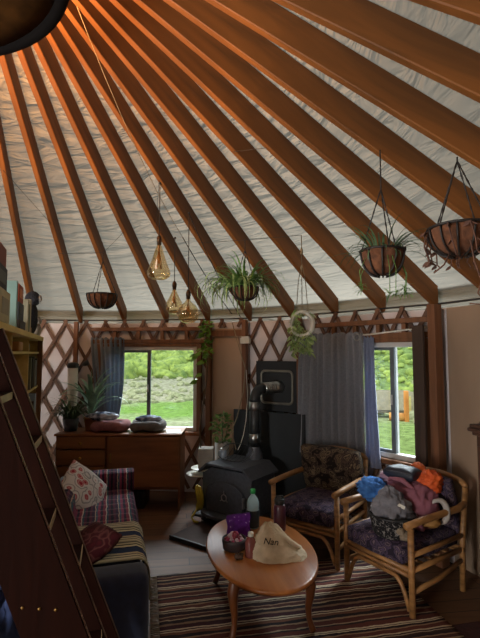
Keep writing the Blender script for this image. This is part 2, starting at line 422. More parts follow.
xs = [(-hb_+e_, 0), (hb_-e_, 0), (hb_, e_), (hb_, RD), (-hb_, RD), (-hb_, e_)]
vs = [(0, y, z) for y, z in xs]+[(L-z*math.tan(sl), y, z) for y, z in xs]
rme.add(vs, [[0, 1, 2, 3, 4, 5], [11, 10, 9, 8, 7, 6]]+[[(i+1) % 6, i, 6+i, 6+(i+1) % 6] for i in range(6)])
first = None
for k in range(-1, 16):
    th = TH5-(k-5)*DTH
    if first is None: o = first = rme.build('rafter', M['rafter'])
    else: o = first.copy(); COL.objects.link(o)
    o.location = pol(th, r0, APEX-SL*r0); o.rotation_euler = (0, sl, R(90-th))
    tag(o, rl.get(k, 'roof rafter beside the outermost ones, next to the picture edge'), 'rafter', 'roof rafters')
# compression ring and skylight
m = MB(); m.lathe([(.54, 3.98), (.66, 3.98), (.66, 4.24), (.54, 4.24), (.54, 3.98)], n=48, smooth=False)
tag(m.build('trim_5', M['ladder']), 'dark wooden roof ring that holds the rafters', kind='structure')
m = MB(); m.lathe([(.68, 4.22)]+[(.66*math.cos(a*PI/16), 4.22+.28*math.sin(a*PI/16)) for a in range(0, 9)], n=40)
tag(m.build('window_3', canvas_mat('dome_acrylic', (.7, .7, .7, 1), (.9, .86, .8, 1), .75, 0)), 'domed skylight over the roof ring', kind='structure')
# panel hanging under the ring
cov = thing('skylight_cover', 'dark brown round panel in a thick black rim, hanging below the roof ring', 'skylight cover', (-.052, -.485, 3.45))
m = MB(); m.lathe([(.0, .01)]+[(.86*i/6, .012+.05*(1-(i/6)**2)) for i in range(0, 7)]+[(.86, .05)]+[(.86*i/6, .05+.05*(1-(i/6)**2)) for i in range(6, -1, -1)], n=56)
m.build('panel', mat('brown_felt', '#4a2e12', '#2e1b09', .95, (9, 9, 9), spec=.05), cov)
m = MB()
m.grid(lambda u, v: (lambda a, q: ((.885+.035*math.cos(q)+.006*noise.noise(Vector((3*math.cos(a), 3*math.sin(a), 1))))*math.cos(a), (.885+.035*math.cos(q)+.006*noise.noise(Vector((3*math.cos(a), 3*math.sin(a), 1))))*math.sin(a), .045*math.sin(q)+.03+.012*noise.noise(Vector((2.5*math.cos(a), 2.5*math.sin(a), 5)))))(2*PI*u, 2*PI*v), 72, 12)
m.build('rim', mat('black_rim', '#0c0807', '#060404', .85, (12, 12, 12), spec=.1), cov)
for a in (20, 110, 200, 290):
    p = Vector((.84*math.cos(R(a)), .84*math.sin(R(a)), .06)); w = p+Vector((-.052, -.485, 3.45)); rr = math.hypot(w.x, w.y)
    q = Vector((w.x*.5/rr+.052, w.y*.5/rr+.485, 4.0-3.45)) if rr > .7 else Vector((p.x, p.y, APEX-SL*rr-3.45))
    MB().tube([p, q], .006, 6).build('hanger', M['cord'], cov)

# lattice wall
def lath_mesh():
    m = MB(); zt = 2.085; pitch = 4.0; slope = 8.6   # degrees of turn per metre of height
    tips = [-26+pitch*i for i in range(-3, 24)]
    def ok(th, z):
        if not (-26 < th < 62.5): return False
        if 19.9 < th < 27.2 and z < 1.97: return False
        if HOLES[0][0]-.9 < th < HOLES[0][1]+1.2 and .70 < z < 1.83: return False
        if HOLES[1][0]-.9 < th < HOLES[1][1]+1.2 and .70 < z < 1.83: return False
        return True
    for sgn in (1, -1):
        for tip in tips:
            n = 40; run = []
            runs = []
            for i in range(n+1):
                z = zt+.03-(zt-.02)*i/n; th = tip+sgn*slope*(zt-z)
                if ok(th, z): run.append((th, z))
                else:
                    if len(run) > 1: runs.append(run)
                    run = []
            if len(run) > 1: runs.append(run)
            for rn in runs:
                vs = []; off = .035 if sgn > 0 else .049
                dth = sgn*slope
                for th, z in rn:
                    # width across the lath, in the wall's surface
                    rr = rw(th)
                    w = .019; ang = math.atan(R(dth)*rr)
                    du = w*math.cos(ang); dz = w*math.sin(ang)
                    dt = math.degrees(du/rr)
                    for (s1, oo) in ((-1, off), (1, off), (1, off-.012), (-1, off-.012)):
                        t2 = th+s1*dt; vs.append(pol(t2, rw(t2)-oo, z+s1*dz))
                fs = []; N = len(rn)
                for i in range(N-1):
                    for k in range(4): fs.append([4*i+k, 4*i+(k+1) % 4, 4*i+4+(k+1) % 4, 4*i+4+k])
                fs += [[0, 1, 2, 3], [4*N-1, 4*N-2, 4*N-3, 4*N-4]]
                m.add(vs, fs)
    return m
tag(lath_mesh().build('trim_1', M['lath']), 'criss-cross brown lattice of the yurt wall', kind='structure')
# wall-top cable tucked behind the lath tips
m = MB(); m.tube([pol(t, rw(t)-.02, 2.115) for t in range(-40, 101, 2)], .009, 6)
tag(m.build('trim_4', M['cord']), 'dark cable along the top of the wall', kind='structure')

# posts
def post(th, r, z1, w, d, name, label, z0=0, mt='post'):
    m = MB(); m.box((0, 0, (z0+z1)/2), (w, d, z1-z0), bev=.004, seg=1)
    p = pol(th, r); o = m.build(name, M[mt], loc=p, rotz=R(-th)); return tag(o, label, 'post', 'wooden wall posts')
post(63.6, 3.585, 2.10, .075, .09, 'wall_post', 'wooden post right of the right-hand window, under a rafter end')
post(62.0, 3.50, 1.93, .11, .03, 'casing_board', 'dark upright board between the right-hand window and the corner post', mt='casing')
post(27.3, 3.60, 2.09, .055, .07, 'wall_post', 'wooden post carrying the white electric box, left of the stove pipe')
post(19.8, 3.585, 2.09, .06, .07, 'wall_post', 'wooden post with the climbing vine, right of the left-hand window')
post(-7.7, 3.60, 2.09, .05, .06, 'wall_post', 'slim wooden post left of the blue curtain')
post(38.6, 3.60, 2.09, .05, .06, 'wall_post', 'orange-brown post between the black flue plate and the grey curtains')
# beige panel between the posts
m = MB()
for a in range(4):
    t0, t1 = 20.3+a*1.65, 20.3+(a+1)*1.65
    vs = [pol(t0, 3.625, 0), pol(t1, 3.625, 0), pol(t1, 3.625, 1.99), pol(t0, 3.625, 1.99), pol(t0, 3.64, 0), pol(t1, 3.64, 0), pol(t1, 3.64, 1.99), pol(t0, 3.64, 1.99)]
    m.add(vs, [[0, 1, 2, 3], [7, 6, 5, 4], [0, 4, 5, 1], [3, 2, 6, 7], [0, 3, 7, 4], [1, 5, 6, 2]])
tag(m.build('trim_2', M['panel']), 'plain beige panel between two posts', kind='structure')
m = MB(); a, b = pol(20.2, 3.60, 1.935), pol(27.1, 3.60, 1.935)
d = b-a; m.box((a+b)/2, (d.length, .03, .07), RZ(math.atan2(d.y, d.x)))
tag(m.build('trim_3', M['frame']), 'brown cross rail over the beige panel', kind='structure')

# ------------------------------------------------------------------ windows (local: X right, Y outwards, Z up)
def window(name, label, c, D, u0, u1, z0, z1, ra, rb, studs, mull, slide):
    th = R(c)
    w = bpy.data.objects.new(name, None); COL.objects.link(w); w.location = pol(c, D); w.rotation_euler = (0, 0, -th)
    tag(w, label, kind='structure')
    fw = .045
    m = MB()   # vinyl frame
    for cc, dd in (((u0+fw/2, 0, (z0+z1)/2), (fw, .07, z1-z0)), ((u1-fw/2, 0, (z0+z1)/2), (fw, .07, z1-z0)), (((u0+u1)/2, 0, z1-fw/2), (u1-u0-2*fw, .07, fw)), (((u0+u1)/2, 0, z0+fw/2), (u1-u0-2*fw, .07, fw))):
        m.box(cc, dd, bev=.004, seg=1)
    m.build('window_frame', M['vinyl'], w)
    gx0, gx1, gz0, gz1 = u0+fw, u1-fw, z0+fw, z1-fw
    # fixed pane (right), sliding sash (left)
    MB().box(((mull+gx1)/2, .015, (gz0+gz1)/2), (gx1-mull, .004, gz1-gz0)).build('pane', M['glass'], w)
    sa = MB(); s0, s1 = slide; t = .042
    for cc, dd in (((s0+t/2, -.012, (gz0+gz1)/2), (t, .028, gz1-gz0)), ((s1-t/2, -.012, (gz0+gz1)/2), (t, .028, gz1-gz0)), (((s0+s1)/2, -.012, gz1-.014), (s1-s0-2*t, .028, .028)), (((s0+s1)/2, -.012, gz0+.014), (s1-s0-2*t, .028, .028))):
        sa.box(cc, dd)
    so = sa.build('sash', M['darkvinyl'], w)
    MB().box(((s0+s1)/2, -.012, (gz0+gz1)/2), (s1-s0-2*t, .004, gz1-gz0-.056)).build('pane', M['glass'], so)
    MB().box((s1-.03, -.032, (gz0+gz1)/2), (.014, .012, .09)).build('latch', M['vinyl'], so)
    m = MB(); m.box((mull+.012, .02, (gz0+gz1)/2), (.024, .03, gz1-gz0)); m.build('mullion', M['vinyl'], w)
    # wooden rails and studs round it
    for z, h in ((ra, .045), (rb, .05)): MB().box(((studs[0]+studs[-1])/2, -.03, z), (studs[-1]-studs[0], .05, h), bev=.003, seg=1).build('header_rail', M['frame'], w)
    n = 5
    for i in range(1, n): MB().box((studs[0]+(studs[-1]-studs[0])*i/n, -.03, (ra+rb)/2), (.04, .04, ra-rb-.05)).build('stud', M['frame'], w)
    for s in (u0-.03, u1+.03): MB().box((s, -.03, (z0+rb)/2-.04), (.055, .05, rb-z0+.02), bev=.003, seg=1).build('jamb', M['frame'], w)
    MB().box(((u0+u1)/2, -.02, z1+.018), (u1-u0, .06, .034)).build('head_casing', M['frame'], w)
    MB().box(((u0+u1)/2, -.035, z0-.025), (u1-u0+.1, .09, .045), bev=.004, seg=1).build('window_sill', M['frame'], w)
    return w
window('window_1', 'sliding window on the left, view of green shrubs', 7, 3.575, -.60, .635, .745, 1.775, 1.995, 1.84, (-.735, .81), .0, (-.555, .045))
window('window_2', 'sliding window on the right, half hidden by grey curtains', 50, 3.568, -.50, .715, .755, 1.795, 1.985, 1.855, (-.50, .80), .40, (-.15, .425))

# ------------------------------------------------------------------ curtains and rod
def curtain(name, label, c, D, top, bot, zt, zb, folds, amp, mt, seed=0, tie=None):
    # top/bot = (u0,u1); hangs in front of the window plane
    t = thing(name, label, 'curtain', pol(c, D), R(-c), 'window curtains')
    def fn(u, v):
        k = v**1.3
        u0 = top[0]+(bot[0]-top[0])*k; u1 = top[1]+(bot[1]-top[1])*k
        if tie: u0 += tie[0]*v*v; u1 += tie[1]*math.sin(v*PI)+tie[2]*v**4
        uu = u+.012*math.sin(u*23+seed)+.02*noise.noise(Vector((u*3, v*2, seed)))
        x = u0+(u1-u0)*uu
        y = -amp*(.5+.5*math.sin(u*folds*2*PI+seed+.6*noise.noise(Vector((u*2, v*1.5, seed)))))*(.6+.6*v)-.015*noise.noise(Vector((u*5, v*4, seed+3)))
        z = zt+(zb-zt)*v+.012*math.sin(u*folds*2*PI)*(1-v)**6
        return (x, y, z)
    m = MB(); m.shell(fn, folds*12, 26, .004); m.build('cloth', M[mt], t)
    return t
curtain('curtain', 'blue-grey curtain at the left side of the left-hand window, swept aside', 7, 3.535, (-.735, -.29), (-.60, -.33), 1.885, .90, 7, .05, 'curtain', 1.0, (.0, .03, .0))
c2 = curtain('curtain', 'wide dark grey curtain with metal eyelets over the right-hand window', 50, 3.50, (-.66, .15), (-.70, .19), 1.89, .66, 9, .06, 'curtain2', 2.0)
for u in (-.43, .13):
    MB().tube([(u+.03*math.cos(a), -.098, 1.845+.03*math.sin(a)) for a in [2*PI*i/16 for i in range(16)]], .007, 6, closed=True).build('eyelet', M['chrome'], c2)
curtain('curtain', 'narrow lilac-lit curtain edge against the right-hand window glass', 50, 3.485, (.155, .262), (.17, .315), 1.845, .655, 3, .035, 'curtain3', .5)
m = MB(); q0, q1 = pol(50, 3.445), None
rod = thing('curtain_rod', 'thin white rod above the grey curtains', 'curtain rod', pol(50, 3.515), R(-50))
MB().tube([(-.70, 0, 1.85), (.2, 0, 1.872), (.80, 0, 1.92)], .008, 8).build('rod', M['ceramic'], rod)
MB().box((.80, .015, 1.92), (.03, .04, .03)).build('bracket', M['ceramic'], rod)

# ------------------------------------------------------------------ dresser
dr = thing('dresser', 'low brown sideboard with two brass-knobbed drawers under the left-hand window', 'sideboard', (.27, 2.82, 0))
DW, DD = 1.35, .44
m = MB(); m.box((0, DD/2, .81), (DW+.03, DD+.02, .024), bev=.004, seg=1)
m.build('top', M['dresser'], dr)
m = MB()
m.box((-DW/2+.01, DD/2+.01, .40), (.02, DD-.02, .80)); m.box((DW/2-.01, DD/2+.01, .40), (.02, DD-.02, .80)); m.box((-.115, DD/2+.01, .51), (.02, DD-.02, .56))
m.box((0, DD-.01, .5), (DW-.04, .012, .59)); m.box((0, DD/2+.01, .235), (DW-.04, DD-.04, .02))
m.build('carcass', M['dresser'], dr)
for z0, z1 in ((.665, .79), (.49, .65), (.26, .475)):
    d = MB().box((-.395, -.003, (z0+z1)/2), (.53, .02, z1-z0), bev=.003, seg=1).build('drawer', M['dresser'], dr)
    MB().lathe([(.0, 0), (.006, 0), (.006, .012), (.016, .018), (.013, .028), (0, .03)], (-.395, -.013, (z0+z1)/2), 12, RX(PI/2)).build('knob', M['brass'], d)
d = MB().box((.28, -.003, .525), (.77, .02, .53), bev=.003, seg=1).build('door', M['dresser'], dr)
MB().box((-.07, -.02, .57), (.012, .016, .09)).build('handle', M['brass'], d)
m = MB()
b = thing('storage_box', 'black crate tucked under the sideboard door', 'crate', (.30, 2.95, 0))
m.box((0, .1, .10), (.5, .3, .195), bev=.008, seg=1); m.build('body', M['black'], b)
MB().box((0, -.056, .13), (.2, .012, .035)).build('handle', M['iron'], b)

# things on the sideboard
def pet_bed(x0, x1, label, side, lin, rz=0):
    w = x1-x0; t = thing('pet_bed', label, 'pet bed', ((x0+x1)/2, 3.03, .823), rz, 'pet beds on the sideboard')
    m = MB(); n = 40; path = []
    for i in range(n):
        a = 2*PI*i/n; c, s_ = math.cos(a), math.sin(a)
        path.append((math.copysign(abs(c)**.6, c)*(w/2-.05), math.copysign(abs(s_)**.6, s_)*.12, .06+.008*math.sin(3*a)))
    m.tube(path, [.055+.006*math.sin(5*2*PI*i/n+1) for i in range(n)], 10, closed=True); m.build('rim', side, t)
    m = MB(); m.cushion((0, 0, .05), (w-.1, .22, .09), amp=.4, seed=x0); m.build('pad', lin, t)
    return t
pet_bed(-.08, .345, 'dusty pink fabric pet bed beside the spiky plant', mat('pink_fleece', '#93605f', '#7a4c4e', .95, (20, 20, 20)), M['navy'])
pet_bed(.36, .75, 'grey fabric pet bed under the window glass', mat('grey_fleece', '#6f6a68', '#5a5655', .95, (20, 20, 20)), mat('pale_blue_cloth', '#8b95a8', '#5d6880', .9, (9, 9, 9)))
m = MB(); m.blob((0, 0, .04), (.17, .09, .05), 3, .35, 2.2, flat=0)
tag(m.build('blanket', mat('blue_white_print', '#c5cbd8', '#26314f', .9, (14, 14, 14), lo=.42, hi=.6), loc=(.04, 3.02, .942)), 'rumpled blue and white cloth lying in the pink pet bed', 'blanket')
m = MB(); m.blob((0, 0, .03), (.14, .08, .04), 5, .3, 2.0, flat=0)
tag(m.build('blanket', mat('blue_grey_print', '#a7b0c2', '#3d4a66', .9, (12, 12, 12), lo=.42, hi=.6), loc=(.56, 3.03, .925)), 'rumpled grey-blue cloth lying in the grey pet bed', 'blanket')
m = MB(); m.box((0, 0, .002), (.16, .22, .004))
tag(m.build('paper', M['ceramic'], loc=(.85, 2.98, .8225), rotz=.2), 'white sheet of paper at the right end of the sideboard', 'paper')
ag = thing('spiky_plant', 'big potted plant with long arching strap leaves on the sideboard', 'potted plant', (-.10, 3.05, .8225))
m = MB(); m.lathe([(0, 0), (.055, 0), (.075, .13), (.082, .13), (.082, .155), (.068, .155), (.06, .12), (0, .12)], n=20); m.build('pot', M['terracotta'], ag)
m = MB()
for i in range(22):
    a = i*2.4+.3; m.leaf((.012*math.cos(a), .012*math.sin(a), .13+.01*i), a, .42+.26*random.random(), .05, 1.4-.12*(i % 7), 1.1+1.1*random.random(), 9)
m.leaf((0, 0, .2), PI*.62, .50, .03, 1.45, .25); m.leaf((0, 0, .2), .35, .5, .028, 1.0, .5); m.leaf((0, 0, .2), PI-.2, .42, .03, .9, 2.0)
m.build('leaves', M['agave'], ag)
sp = thing('trailing_plant', 'dark bushy plant with drooping grassy leaves at the left end of the sideboard', 'potted plant', (-.32, 3.03, .8225))
m = MB(); m.lathe([(0, 0), (.07, 0), (.09, .14), (.08, .14), (.07, .1), (0, .1)], n=18); m.build('pot', M['iron'], sp)
m = MB()
for i in range(120):
    a = random.uniform(0, 2*PI); m.leaf((.05*math.cos(a), .05*math.sin(a), .13), a, random.uniform(.18, .36), .018, random.uniform(.7, 1.5), random.uniform(1.2, 3.2), 7)
m.build('leaves', M['leafdark'], sp)
cn = thing('canister', 'tall white cylinder with a dark lid behind the spiky plant', 'canister', (-.375, 3.20, .8225))
MB().lathe([(0, 0), (.056, 0), (.058, .70), (0, .70)], n=20).build('body', M['ceramic'], cn)
MB().lathe([(.062, .70), (.066, .72), (.066, .745), (.03, .765), (0, .765), ], n=20).build('lid', M['black'], cn)
lm = thing('clamp_light', 'small black clip-on lamp on the slim post', 'lamp', pol(-6.6, 3.5, 1.5), 0)
MB().tube([(-.02, .05, 0), (0, 0, .02), (.05, -.04, .05)], .008, 8).build('arm', M['black'], lm)
MB().lathe([(.012, 0), (.03, .04), (.034, .08), (0, .08)], (.05, -.04, .05), 14, RY(1.2)).build('shade', M['black'], lm)
MB().box((-.03, .055, 0), (.04, .03, .06)).build('clip', M['black'], lm)

# ------------------------------------------------------------------ shelf with boxes (local X runs from far end toward viewer, Y to the room side)
S0 = Vector((-.6, 2.87, 0)); SD = Vector((.352-.028, -.936-.011, 0)).normalized(); SN = Vector((-SD.y, SD.x, 0))
SROT = math.atan2(SD.y, SD.x)      # local X = SD ; local Y = SN (left-handed check: X x Y)
bs = thing('bookcase', 'long pine shelf unit along the left wall, end post and cubbyholes in view', 'shelf', S0, SROT)
# local Y axis after the rotation points to +SN
MB().box((1.70, -.19, 1.85), (3.4, .40, .042), bev=.003, seg=1).build('top_board', M['shelf'], bs)
MB().box((.03, -.02, .915), (.05, .05, 1.83)).build('post', M['shelfpost'], bs)
MB().box((.012, -.20, .915), (.02, .34, 1.83)).build('end_panel', M['shelf'], bs)
MB().box((1.70, -.375, .915), (3.36, .015, 1.83)).build('back_panel', M['shelfpost'], bs)
for x in (1.0, 2.0, 2.95): MB().box((x, -.20, .915), (.022, .34, 1.83)).build('upright', M['shelf'], bs)
for z in (.45, .9, 1.34, 1.70): MB().box((1.69, -.20, z), (3.33, .34, .02)).build('board', M['shelf'], bs)
def shelf_local(x, y, z): return S0+SD*x+SN*y+Vector((0, 0, z))
def carton(x, y, z, d, c1, label, cat='box', name='box', band=None, rz=0, grp='boxes on the pine shelf'):
    t = thing(name, label, cat, shelf_local(x, y, z), SROT+rz, grp)
    MB().box((0, 0, d[2]/2), d, bev=.003, seg=1).build('body', mat(name+'_card', c1, None, .7, (5, 5, 5)), t)
    if band: MB().box((0, d[1]/2+.0015, d[2]/2), (d[0]*.7, .002, d[2]*.5)).build('label', mat(name+'_label', band, None, .6, (9, 9, 9)), t)
    return t
ZT = 1.872
carton(2.60, -.10, ZT, (.34, .22, .185), '#b9ad84', 'cream cardboard box, lowest of the stack on the pine shelf', band='#8d8468')
carton(2.68, -.10, ZT+.187, (.36, .20, .135), '#17171a', 'black box between the cream box and the red-brown box', band='#3a382f')
carton(2.66, -.11, ZT+.324, (.34, .20, .12), '#7b3622', 'red-brown box at the top of the stack on the pine shelf')
carton(1.98, -.13, ZT, (.05, .24, .33), '#7d9a92', 'teal-edged book standing beside the cream box', 'book', 'book', grp='books and games on the pine shelf')
carton(1.66, -.12, ZT+.075, (.26, .20, .13), '#3c4247', 'slate grey game box with a dark picture', band='#1c2024', grp='books and games on the pine shelf')
carton(1.64, -.12, ZT, (.34, .22, .072), '#34271e', 'flat dark brown game box at the foot of the pile', grp='books and games on the pine shelf')
carton(1.70, -.11, ZT+.207, (.24, .18, .13), '#a8472a', 'orange-red game box on top of the slate grey one', band='#d07a3c', grp='books and games on the pine shelf')
for i, (c_, nm) in enumerate((('#a9a68a', 'pale cream book, first right of the dark game boxes'), ('#5d6b4a', 'thin green book between two pale books'), ('#c2b99a', 'tall ivory book, last before the plush toys'), ('#8a6a3c', 'small tan book lying on the shelf end'))):
    carton(1.34-.085*i, -.10, ZT, (.05, .19, (.27, .24, .29, .05)[i]), c_, nm, 'book', 'book', grp='books and games on the pine shelf')
pl = thing('plush_toy', 'black and white plush toy at the end of the shelf pile', 'plush toy', shelf_local(.50, -.10, ZT+.0), SROT, 'plush toys on the pine shelf')
MB().blob((0, 0, .24), (.13, .11, .26), 2, .12, 2, flat=0).build('body', mat('black_plush', '#26262b', '#17171a', 1, (30, 30, 30), bump=.8), pl)
MB().blob((.02, .05, .50), (.10, .09, .10), 4, .1, 2).build('head', mat('black_plush_head', '#2c2c33', '#111114', 1, (30, 30, 30), bump=.8), pl)
MB().blob((.03, .125, .50), (.05, .03, .055), 6, .1, 2).build('muzzle', mat('white_plush', '#b9b6b0', '#8d8a86', 1, (30, 30, 30), bump=.8), pl)
MB().blob((-.13, .02, .26), (.05, .06, .07), 8, .2, 2).build('paw', mat('black_plush_paw', '#222226', '#121214', 1, (30, 30, 30), bump=.8), pl)
pl.scale = (.8, .8, .74)
pl = thing('plush_toy', 'small white plush toy at the corner of the pine shelf', 'plush toy', shelf_local(.18, -.06, ZT), SROT, 'plush toys on the pine shelf')
MB().blob((0, 0, .07), (.07, .06, .075), 9, .12, 2, flat=0).build('body', mat('cream_plush', '#b3aaa0', '#8d857c', 1, (30, 30, 30), bump=.8), pl)
MB().blob((-.01, .01, .165), (.05, .05, .05), 10, .12, 2).build('head', mat('cream_plush_head', '#b9b0a6', '#8d857c', 1, (30, 30, 30), bump=.8), pl)
for s_ in (-1, 1): MB().blob((s_*.035, 0, .215), (.015, .012, .03), 11, .1, 2).build('ear', mat('cream_plush_ear', '#b9b0a6', '#8d857c', 1, (30, 30, 30)), pl)
# things in the cubbyholes
def cub(x, z, d, c1, label, cat='folder', name='folder'):
    t = thing(name, label, cat, shelf_local(x, -.03-d[1]/2, z), SROT, 'things in the shelf cubbyholes')
    MB().box((0, 0, d[2]/2), d, bev=.002, seg=1).build('cover', mat(name+'_cover', c1, None, .7), t); return t
cub(.20, 1.352, (.05, .24, .29), '#22252b', 'black folder nearest the end post in the upper cubbyhole')
cub(.28, 1.352, (.05, .24, .27), '#8e9690', 'pale grey folder beside the black folder')
cub(.43, 1.352, (.04, .24, .31), '#5b5a48', 'olive folder in the upper cubbyhole')
cub(.58, 1.352, (.05, .24, .29), '#3a3c34', 'dark green folder in the upper cubbyhole')
cub(.75, 1.352, (.06, .24, .30), '#77745c', 'khaki folder next to the upright')
cub(.25, .912, (.11, .24, .36), '#a9bccb', 'pale blue binder in the lower cubbyhole', 'binder', 'binder')
cub(.12, .912, (.06, .24, .36), '#8a4f2a', 'brown binder against the end post in the lower cubbyhole', 'binder', 'binder')
cub(.45, .912, (.09, .24, .30), '#3b2c22', 'dark brown binder in the lower cubbyhole', 'binder', 'binder')
for x, c1, lb in ((1.35, '#b77a33', 'orange packet lying on the slim top shelf'), (.85, '#a8a06e', 'cream packet lying on the slim top shelf')):
    t = thing('packet', lb, 'packet', shelf_local(x, -.12, 1.712), SROT, 'packets on the slim shelf')
    MB().box((0, 0, .04), (.24, .14, .08), bev=.015).build('bag', mat('packet_foil', c1, None, .5), t)

# ------------------------------------------------------------------ sofa (local X from near arm to far arm, Y to the back)
SO = Vector((1.135, .205, 0)); SR = math.atan2(.961, -.277)
so = thing('sofa', 'navy blue sofa along the left wall, partly under striped blankets', 'sofa', SO, SR)
SL_, SDp = 2.10, .63
MB().box((SL_/2, .30, .20), (SL_-.36, .58, .30), bev=.02).build('base', M['navy'], so)
MB().box((.09, .31, .305), (.19, .63, .57), bev=.045, seg=3).build('armrest', M['navy'], so)
MB().box((SL_-.09, .31, .305), (.19, .63, .57), bev=.045, seg=3).build('armrest', M['navy'], so)
MB().box((SL_/2, .55, .33), (SL_-.38, .16, .58), bev=.05, seg=3).build('backrest', M['navy'], so)
for i in range(2): MB().box((.19+.43+.86*i, .235, .395), (.85, .46, .11), bev=.03, seg=3).build('seat_cushion', M['navy'], so)
for x in (.08, SL_-.08):
    for y in (.08, .54): MB().box((x, y, .012), (.05, .05, .024)).build('foot', M['black'], so)
def sofa_sheet(x0, x1, z_off, front, label, mt, name, over_arm=False, seed=0):
    t = tag(bpy.data.objects.new(name, None), label, 'blanket', 'blankets on the sofa'); COL.objects.link(t); t.location = SO; t.rotation_euler = (0, 0, SR)
    prof = [(-.012, front), (-.012, .30), (-.012, .40), (-.002, .445), (.03, .46), (.15, .462), (.30, .462), (.44, .465), (.458, .50), (.46, .54), (.465, .59), (.50, .625), (.56, .628)]
    def fn(u, v):
        q = v*(len(prof)-1); i = min(int(q), len(prof)-2); f = q-i
        y = prof[i][0]*(1-f)+prof[i+1][0]*f; z = prof[i][1]*(1-f)+prof[i+1][1]*f
        x = x0+(x1-x0)*u+.02*noise.noise(Vector((u*2, v*3, seed)))
        wv = .5+.5*noise.noise(Vector((x*6, y*6, seed+z*4)))
        fo = .006+z_off+.014*wv
        n = Vector((0, -1, 0)) if z < .44 or .48 < z < .60 else Vector((0, -.2, 1))
        p = Vector((x, y, z))+n.normalized()*fo
        return p
    MB().shell(fn, 40, 48, .006).build('cloth', mt, t)
    return t
bl1 = stripes('serape_blanket', 'Y', .17, [(0, '#1a1826'), (.1, '#54243c'), (.2, '#2b4f57'), (.28, '#c9b9a8'), (.32, '#7d2f3f'), (.44, '#2a2436'), (.55, '#8b3c58'), (.66, '#3f5d6b'), (.74, '#b9a58f'), (.78, '#3a2940'), (.9, '#5b2a3e')], cross=('X', .12, [(0, '#2a2436'), (.3, '#6a3145'), (.45, '#c2b5a6'), (.52, '#2c3f52'), (.7, '#201c2c')], .22))
s1 = sofa_sheet(1.00, 1.90, .0, .22, 'dark multicoloured woven blanket over the far half of the sofa', bl1, 'striped_blanket', seed=1)
m = MB()   # far arm under the same blanket
def armfn(u, v):
    prof = [(1.895, .47), (1.895, .56), (1.91, .605), (1.96, .612), (2.05, .612), (2.105, .60), (2.115, .50), (2.115, .30)]
    q = v*(len(prof)-1); i = min(int(q), len(prof)-2); f = q-i
    x = prof[i][0]*(1-f)+prof[i+1][0]*f; z = prof[i][1]*(1-f)+prof[i+1][1]*f
    y = -.025+.52*u; k = .5+.5*noise.noise(Vector((x*5, y*6, z*5)))
    dx = -.006-.008*k if v < .25 else (.006 if v > .75 else 0)
    return (x+dx, y, z+(.006+.01*k if .2 < v < .8 else 0))
m.shell(armfn, 24, 28, .005); m.build('arm_cover', bl1, s1)
def frontfn(u, v):
    x = 1.89+.225*u; z = .60-.36*v; return (x, -.016-.012*noise.noise(Vector((x*8, z*5, 2)))-.006, z)
MB().shell(frontfn, 10, 14, .004).build('arm_fold', bl1, s1)
bl2 = stripes('banded_blanket', 'X', .26, [(0, '#b3a98e'), (.10, '#3a3a2c'), (.14, '#b9ae92'), (.22, '#22242e'), (.26, '#a89b7c'), (.36, '#26304a'), (.60, '#1f2740'), (.66, '#c0b595'), (.74, '#4b4a36'), (.80, '#b0a588'), (.88, '#2a2b33'), (.93, '#8d8468')], jitter=.012, offset=.08)
sofa_sheet(.42, 1.04, .012, .25, 'cream and navy banded blanket across the near seat of the sofa', bl2, 'banded_blanket', seed=5)
def lay(o, loc, rx, ry, rz):
    o.location = loc; o.rotation_euler = (rx, ry, rz); return o
floral = cells('floral_cotton', '#ffffff', [(0, '#8c2233'), (.18, '#a93a4a'), (.22, '#c9a3a0'), (.33, '#a53545'), (.38, '#cfcccb'), (.5, '#d6d4d3'), (.62, '#7d7f82'), (.66, '#cfcccb')], 13, dist=.3)
p = thing('throw_pillow', 'white throw pillow with red flowers leaning on the far sofa arm', 'pillow'); lay(p, (.31, 1.63, .575), R(58), R(6), SR+R(-44))
MB().cushion((0, 0, 0), (.40, .40, .15), RZ(R(45)), 16, 2.2, .12, .1).build('cover', floral, p)
p = thing('throw_pillow', 'dark red throw pillow by the near sofa arm', 'pillow'); lay(p, (.70, .70, .545), R(28), R(0), SR+R(-150))
MB().cushion((0, 0, 0), (.32, .24, .12), None, 14, 2.4, .15, .1).build('cover', cells('dark_red_print', '#000000', [(0, '#471218'), (.4, '#340d12'), (.6, '#5a3330'), (.7, '#3a0f14')], 16), p)

